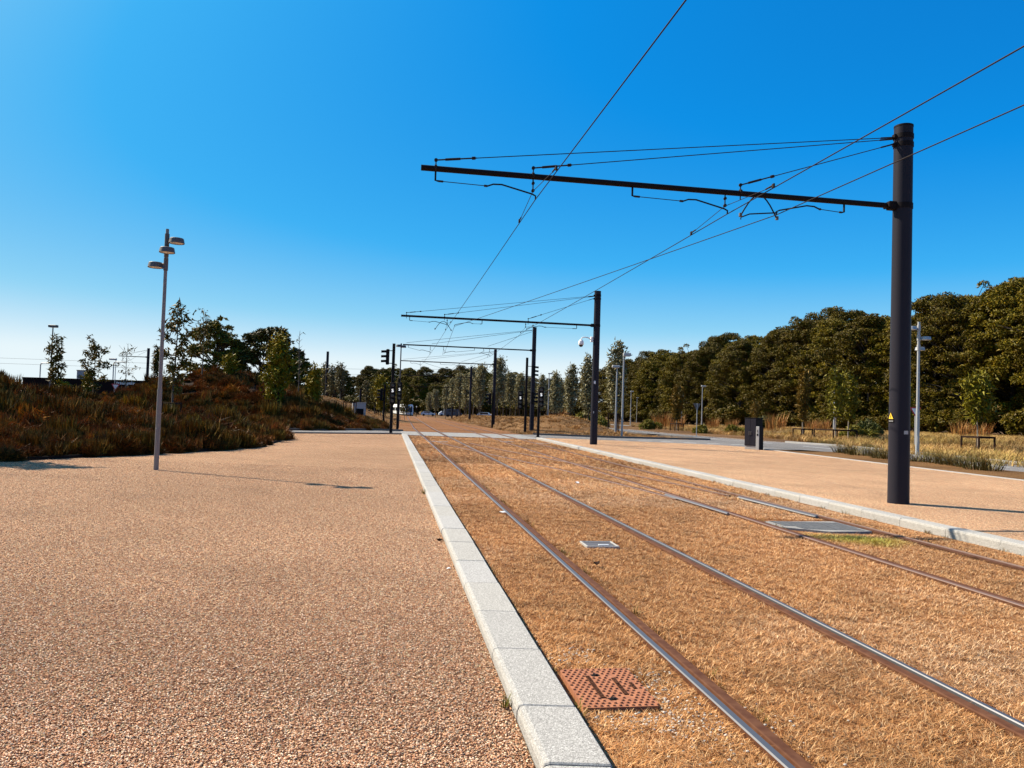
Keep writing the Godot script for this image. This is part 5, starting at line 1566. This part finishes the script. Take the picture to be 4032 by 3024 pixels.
func car(label: String, at: Vector3, turn: float, paint: Material, van := false) -> void:
	var t := thing("parked_car", label, "car", at, turn, "cars parked beyond the line")
	var m := MB.new()
	var side := [Vector2(-2.1, .35), Vector2(2.1, .35), Vector2(2.15, .7), Vector2(1.95, .88), Vector2(1.1, .95), Vector2(.5, 1.42), Vector2(-1.3, 1.45), Vector2(-1.95, 1.0), Vector2(-2.15, .8)]
	if van: side = [Vector2(-2.4, .4), Vector2(2.4, .4), Vector2(2.45, 1.0), Vector2(1.9, 1.3), Vector2(1.4, 2.1), Vector2(-2.35, 2.15), Vector2(-2.42, 1.0)]
	m.plate(Transform3D(Basis(Vector3.RIGHT, PI * .5) * Basis(Vector3.BACK, 0), Vector3(0, 0, .85)) * Transform3D(Basis(Vector3(1, 0, 0), Vector3(0, 1, 0), Vector3(0, 0, -1)), Vector3.ZERO), PackedVector2Array(side), 1.7)
	obj("body", m, paint, t)
	for s in [-.865, .865]:
		m = MB.new(); m.bx(Vector3(-.3, 1.18 if not van else 1.6, s), Vector3(1.9, .36, .02)); obj("side_window", m, M.glass, t)
	for x in [-1.35, 1.35]:
		for z in [-.72, .72]:
			m = MB.new(); m.tube([Vector3(x, .33, z - .12), Vector3(x, .33, z + .16)], .33, 14); obj("wheel", m, M.black, t)
	m = MB.new(); m.bx(Vector3(2.14, .62, .55), Vector3(.06, .12, .3), .01); obj("headlight", m, M.white, t)
	m = MB.new(); m.bx(Vector3(2.14, .62, -.55), Vector3(.06, .12, .3), .01); obj("headlight", m, M.white, t)

func far_things() -> void:
	var shine := mat(.55, .55, .56, .35)
	car("white car beyond the line, just right of the far signals", Vector3(-24.5, gy(-228.0) + .1, -228.0), .1, shine)
	car("pale car between the poplar trunks beyond the line", Vector3(-19.0, gy(-225.0) + .25, -225.0), .2, shine)
	car("white car half hidden behind the berm left of the fourth mast", Vector3(-6.2, land(-6.2, -190.0) + .3, -190.0), -.1, shine)
	car("dark van under the poplars beyond the line", Vector3(-15.5, gy(-205.0) + .2, -205.0), .2, mat(.05, .055, .07, .4), true)
	# the tram
	var dx := -0.139
	var t := thing("tram", "white tram with a dark glazed front coming up the line", "tram", Vector3(track_a(226.0) + .0, gy(-226.0), -226.0), .0)
	t.rotation.y = 0.26
	var L := 31.0
	var prof := func(s: float) -> Array:
		var a := []
		for p in [Vector2(-1.2, .3), Vector2(-1.3, .8), Vector2(-1.32, 1.2), Vector2(-1.3, 2.6), Vector2(-1.2, 3.15), Vector2(-.95, 3.38), Vector2(.95, 3.38), Vector2(1.2, 3.15), Vector2(1.3, 2.6), Vector2(1.32, 1.2), Vector2(1.3, .8), Vector2(1.2, .3)]: a.append(Vector2(p.x * s, p.y))
		return a
	for c in 5:
		var z0 := -c * 6.3; var z1 := z0 - 6.0
		var m := MB.new()
		var rings := []
		var nose := [[.0, .80, 1.0], [-.25, .93, 1.0], [-.9, 1.0, 1.0]] if c == 0 else [[.0, 1.0, 1.0]]
		for nz in nose:
			var ring := []
			for p in prof.call(nz[1]): ring.append(Vector3(p.x, p.y, z0 + nz[0] - (p.y - .9) * (.28 if c == 0 and nz[0] > -.5 else 0.0)))
			rings.append(ring)
		var end := []
		for p in prof.call(1.0): end.append(Vector3(p.x, p.y, z1))
		rings.append(end)
		for i in rings.size() - 1:
			for k in 12:
				var l := (k + 1) % 12
				var mid: Vector3 = (rings[i][k] + rings[i][l]) * .5
				m.quad(rings[i][k], rings[i][l], rings[i + 1][l], rings[i + 1][k], Vector3(mid.x, mid.y - 1.8, 0))
		for e in [0, rings.size() - 1]:
			for k in range(1, 11): m.flat(rings[e][0], rings[e][k], rings[e][k + 1], Vector3(0, 0, 1 if e == 0 else -1))
		var body := obj("tram_section", m, M.white, t)
		for s in [-1.0, 1.0]:
			for k in 3:
				m = MB.new(); m.bx(Vector3(s * 1.315, 1.85, z0 - 1.35 - k * 1.75), Vector3(.05, 1.15, 1.6), .02)
				obj("window", m, M.glass, body)
			m = MB.new(); m.bx(Vector3(s * 1.315, 1.0, z0 - 3.1), Vector3(.055, .5, 1.2), .02); obj("door_glass", m, M.glass, body)
			m = MB.new(); m.bx(Vector3(s * 1.2, .3, z0 - 3.0), Vector3(.16, .3, 5.0), .03); obj("skirt", m, M.black, body)
		if c < 4:
			m = MB.new(); m.bx(Vector3(0, 1.8, z1 - .15), Vector3(2.3, 2.8, .36), .03); obj("gangway", m, M.black, t)
	var m := MB.new()
	var xf := Transform3D(Basis(Vector3.RIGHT, -.275), Vector3(0, 1.92, -.22))
	m.box(xf, Vector3(1.86, 1.9, .1), .04); obj("windscreen", m, M.glass, t)
	m = MB.new(); m.bx(Vector3(0, 2.55, -.36), Vector3(.95, .17, .06), .01); obj("destination_sign", m, M.white, t)
	m = MB.new(); m.bx(Vector3(0, .55, .05), Vector3(1.9, .5, .3), .1); obj("bumper", m, M.galv, t)
	for s in [-1.0, 1.0]:
		m = MB.new(); m.bx(Vector3(s * .68, .95, .02), Vector3(.35, .14, .08), .02); obj("headlight", m, M.white, t)
	m = MB.new(); m.tube([Vector3(0, 3.4, -8.5), Vector3(0, 4.2, -7.6), Vector3(0, 4.9, -8.4)], .04, 5)
	m.tube([Vector3(-.7, 4.9, -8.4), Vector3(.7, 4.9, -8.4)], .04, 5); obj("pantograph", m, M.wire, t)
	# the long dark wall with letters, and a pale building behind it
	t = thing("dark_building", "long dark flat building with white letters behind the bank", "building", Vector3(-75.5, -.45, -146.0), -.06)
	m = MB.new(); m.bx(Vector3(0, 2.65, 0), Vector3(29.0, 5.3, 10.0), .05); obj("wall", m, dull(mat(.010, .006, .006, .85)), t)
	m = MB.new(); m.bx(Vector3(0, 5.36, 0), Vector3(29.2, .12, 10.2), .02); obj("roof", m, M.black, t)
	glyph("tradepole", .74, M.white, t, Vector3(5.2, 4.86, 5.04), .06)
	t = thing("pale_building", "small pale flat-roofed building showing above the dark building", "building", Vector3(-111.2, -.8, -200.0), .15)
	m = MB.new(); m.bx(Vector3(0, 4.6, 0), Vector3(2.6, 9.2, 3.0), .05); obj("wall", m, mat(.26, .26, .27, .7), t)
	m = MB.new(); m.bx(Vector3(0, 9.3, 0), Vector3(2.8, .2, 3.2), .03); obj("roof", m, M.galvdark, t)
	m = MB.new(); m.bx(Vector3(-.4, 7.8, 1.52), Vector3(.8, .8, .06), .01); obj("window", m, M.glass, t)
	# humps of grey-green bushes beyond the dark wall
	var r := RandomNumberGenerator.new(); r.seed = 8
	for s in [[-93.0, -185.0, "rounded bush left of centre above the dark wall"], [-84.0, -185.0, "rounded bush right of centre above the dark wall"]]:
		var sh := obj("far_bush", crown(r, [[Vector3(0, 3.4, 0), Vector3(3.2, 2.4, 3.2)], [Vector3(2.6, 3.0, 0), Vector3(2.0, 1.8, 2.0)]], 1200, .5, [Color(.09, .08, .045), Color(.07, .065, .03)]), M.leafgrey)
		sh.position = Vector3(s[0], .6, s[1])
		tag(sh, s[2], "bush", "bushes above the dark wall")

# ------------------------------------------------------------------ small things near the camera
func small_things() -> void:
	var r := RandomNumberGenerator.new(); r.seed = 515
	# rusty cover with studs and raised letters
	var o := Vector3(.605, 0.0, -4.505)
	var yaw := -.157
	var t := thing("utility_cover", "rust-red studded metal cover lying beside the left kerb", "cover", o, yaw * -1.0)
	var m := MB.new()
	m.plate(Transform3D(Basis(), Vector3(0, .026, 0)), rounded(.215, .305, .02), .05)
	obj("cover_plate", m, M.cover, t)
	m = MB.new()
	for i in 12:
		for j in 17:
			var x := -.195 + i * .0354 + (.009 if j % 2 == 0 else -.009); var z := -.285 + j * .0356
			if (absf(x + .072) < .022 and absf(z) < .19) or (absf(x - .075) < .022 and absf(z) < .2) or (absf(x - .155) < .02 and absf(z) < .1): continue
			if Vector2(x + .02, z + .19).length() < .035 or Vector2(x + .02, z - .19).length() < .035: continue
			m.lathe(Transform3D(Basis(Vector3.UP, .785), Vector3(x, .026, z)), [Vector2(.0105, 0), Vector2(.0085, .0075), Vector2(0, .0085)], 6)
	var st := obj("stud_pattern", m, M.cover, t); st.set_meta("kind", "stuff")
	for s in [-1.0, 1.0]:
		m = MB.new(); m.box(Transform3D(Basis(Vector3.UP, .3), Vector3(-.02, .027, s * .19)), Vector3(.05, .004, .03)); m.box(Transform3D(Basis(Vector3.UP, .3), Vector3(-.02, .03, s * .19)), Vector3(.012, .012, .034), .002)
		obj("lifting_slot", m, M.black, t)
	for tx in [["JERDISIMUVANSTITUT", -.072, .034], ["JMKSF EST MGNL", .075, .034], ["EN 124", .155, .03]]:
		var g := glyph(tx[0], tx[2], M.rail_rust, t, Vector3(tx[1], .029, 0), .006)
		g.basis = Basis(Vector3.UP, PI * .5) * Basis(Vector3.RIGHT, -PI * .5)
	# pale gravel round the cover
	var peb := MB.new(); peb.lathe(Transform3D(), [Vector2(0, .006), Vector2(.006, .004), Vector2(.0085, 0), Vector2(.005, -.004)], 6)
	var places := []; var tints := []
	for i in 700:
		var a := r.randf() * 4.0
		var p := Vector2.ZERO
		if a < 1.0: p = Vector2(r.randfn() * .09 + .88, -4.5 + r.randf_range(-.4, .35))
		elif a < 2.0: p = Vector2(r.randfn() * .22 + .75, -4.06 + r.randfn() * .07)
		elif a < 2.6: p = Vector2(r.randfn() * .12 + .45, -5.1 + r.randfn() * .12)
		else: p = Vector2(r.randfn() * .28 + 1.05, -4.0 + r.randfn() * .22)
		if p.x < track_a(-p.y) - 1.6 or absf(p.x - track_a(-p.y) + .7265) < .1: continue
		if near_metal(p.x, -p.y): continue
		places.append(Transform3D(Basis(Vector3.UP, r.randf() * TAU).scaled(Vector3(1, .8, .8) * r.randf_range(.5, 1.2)), Vector3(p.x, .002 + r.randf() * .012, p.y)))
		var k := r.randf_range(.28, .62); tints.append(Color(k, k * .9, k * .76))
	scatter("pale_pebbles", peb, vmat(.8), places, tints, "scattered pale pebbles round the rusty cover", "pebbles")
	# the stones of the left gravel nearest to the viewer
	var stone := MB.new(); stone.lathe(Transform3D(), [Vector2(0, .0034), Vector2(.0030, .0022), Vector2(.0042, -.0004), Vector2(.003, -.003)], 5)
	places = []; tints = []
	var hues := [Color(.58, .30, .16), Color(.70, .42, .24), Color(.42, .20, .105), Color(.95, .70, .47), Color(.27, .125, .07), Color(.64, .335, .175), Color(.60, .43, .285)]
	for i in 270000:
		var d := 2.7 + 17.0 * pow(r.randf(), 2.7)
		var x := r.randf_range(-0.70 * d, track_a(d) - 1.935)
		places.append(Transform3D(Basis(Vector3(r.randfn(), r.randfn() * .5 + 1.0, r.randfn()).normalized(), r.randf() * TAU).scaled(Vector3(1.25, .9, .85) * r.randf_range(.6, 1.2)), Vector3(x, .0315 + r.randf() * .0055, -d)))
		tints.append(hues[r.randi() % 7] * r.randf_range(.8, 1.25))
	var sm := vmat(.7)
	scatter("gravel_stones", stone, sm, places, tints, "loose-looking rounded stones of the left gravel nearest to the viewer", "gravel")
	# frame set in the grass between the rails
	t = thing("inspection_hatch", "small hatch with a pale frame set in the grass between the left rails", "hatch", Vector3(1.12, 0, -9.39), .157)
	m = MB.new()
	for s in [-1.0, 1.0]:
		m.bx(Vector3(0, .012, s * .17), Vector3(.40, .03, .022), .003); m.bx(Vector3(s * .19, .012, 0), Vector3(.022, .03, .32), .003)
	obj("frame", m, M.granite, t)
	m = MB.new(); m.bx(Vector3(0, .0, 0), Vector3(.36, .035, .32)); obj("lid", m, M.galvdark, t)
	m = MB.new(); m.bx(Vector3(.04, .02, .05), Vector3(.13, .012, .025), .003); obj("label_plate", m, M.white, t)
	# ribbed steel plate across the right track
	t = thing("point_machine_cover", "grey ribbed steel plate across the right track before the switch blades", "cover", Vector3(track_b(11.55), 0, -11.55), .157)
	m = MB.new(); m.plate(Transform3D(Basis(), Vector3(0, .03, 0)), PackedVector2Array([Vector2(-.6, -.42), Vector2(.6, -.5), Vector2(.6, .48), Vector2(-.1, .55), Vector2(-.6, .16)]), .04); obj("plate", m, M.slab, t)
	for k in 22:
		m = MB.new()
		var z := -.38 + k * .036
		m.box(Transform3D(Basis(Vector3.UP, -.12), Vector3(.02 + (.06 if z > .1 else 0.0), .032, z)), Vector3(1.08 if z < .1 else .9, .006, .012))
		obj("rib", m, M.slab, t)
	# pale marker slabs in the grass before the crossing
	for s in [[1.65, -38.6, .75, "white marker slab in the grass near the far end of the right kerb"], [-.15, -39.3, .7, "faint marker slab in the grass between the tracks before the crossing"], [-3.4, -36.8, .9, "faint marker slab between the left rails before the crossing"]]:
		m = MB.new(); m.box(Transform3D(Basis(Vector3.UP, .1), Vector3(s[0], .01, s[1])), Vector3(s[2], .05, .18), .008)
		tag(obj("marker_slab", m, M.granite), s[3], "slab", "marker slabs before the crossing")
	# scraps and leaves
	var sc := [[-.08, -11.85, .06, M.white, "crumpled white scrap in the grass left of the nearest rail"], [1.52, -17.2, .08, M.white, "crumpled white scrap in the grass between the tracks"], [.94, -8.05, .07, M.stake, "dark curled leaf in the grass below the hatch"], [-.95, -11.5, .10, M.stake, "dark brown bottle-like scrap against the left kerb"], [-.80, -9.2, .05, M.stake, "dry leaf on the gravel at the left kerb"], [-.56, -7.6, .03, M.white, "pale flake on the gravel beside the left kerb"]]
	for s in sc:
		m = MB.new()
		var q := []
		for k in 7:
			var a := TAU * k / 7.0
			q.append(Vector3(cos(a) * r.randf_range(.4, 1.0), r.randf_range(.1, .6), sin(a) * r.randf_range(.3, .8)) * s[2])
		for k in 7: m.flat(Vector3(0, s[2] * .5, 0), q[k], q[(k + 1) % 7], Vector3.UP)
		for k in 7: m.flat(Vector3(0, 0, 0), q[k], q[(k + 1) % 7], Vector3.DOWN)
		var ob := obj("litter_scrap" if s[3] == M.white else "dry_leaf", m, s[3])
		ob.position = Vector3(s[0], .03, s[1])
		tag(ob, s[4], "litter" if s[3] == M.white else "leaf")
	# weeds at the foot of the left kerb
	for s in [[.02, -4.13, .8, "small green weed at the foot of the left kerb near the rusty cover"], [-1.62, -14.2, 1.0, "green weed at the foot of the left kerb farther along"]]:
		var ob := obj("weed", tuft(r, 26, .03, .05, .11, .9, .004, [Color(.10, .10, .015), Color(.16, .13, .02), Color(.07, .08, .012)]), M.leaf)
		ob.position = Vector3(track_a(-s[1]) - 1.96, .03, s[1]); ob.scale = Vector3.ONE * s[2]
		tag(ob, s[3], "weed", "weeds along the left kerb")

func rounded(hx: float, hz: float, c: float) -> PackedVector2Array:
	return PackedVector2Array([Vector2(-hx + c, -hz), Vector2(hx - c, -hz), Vector2(hx, -hz + c), Vector2(hx, hz - c), Vector2(hx - c, hz), Vector2(-hx + c, hz), Vector2(-hx, hz - c), Vector2(-hx, -hz + c)])
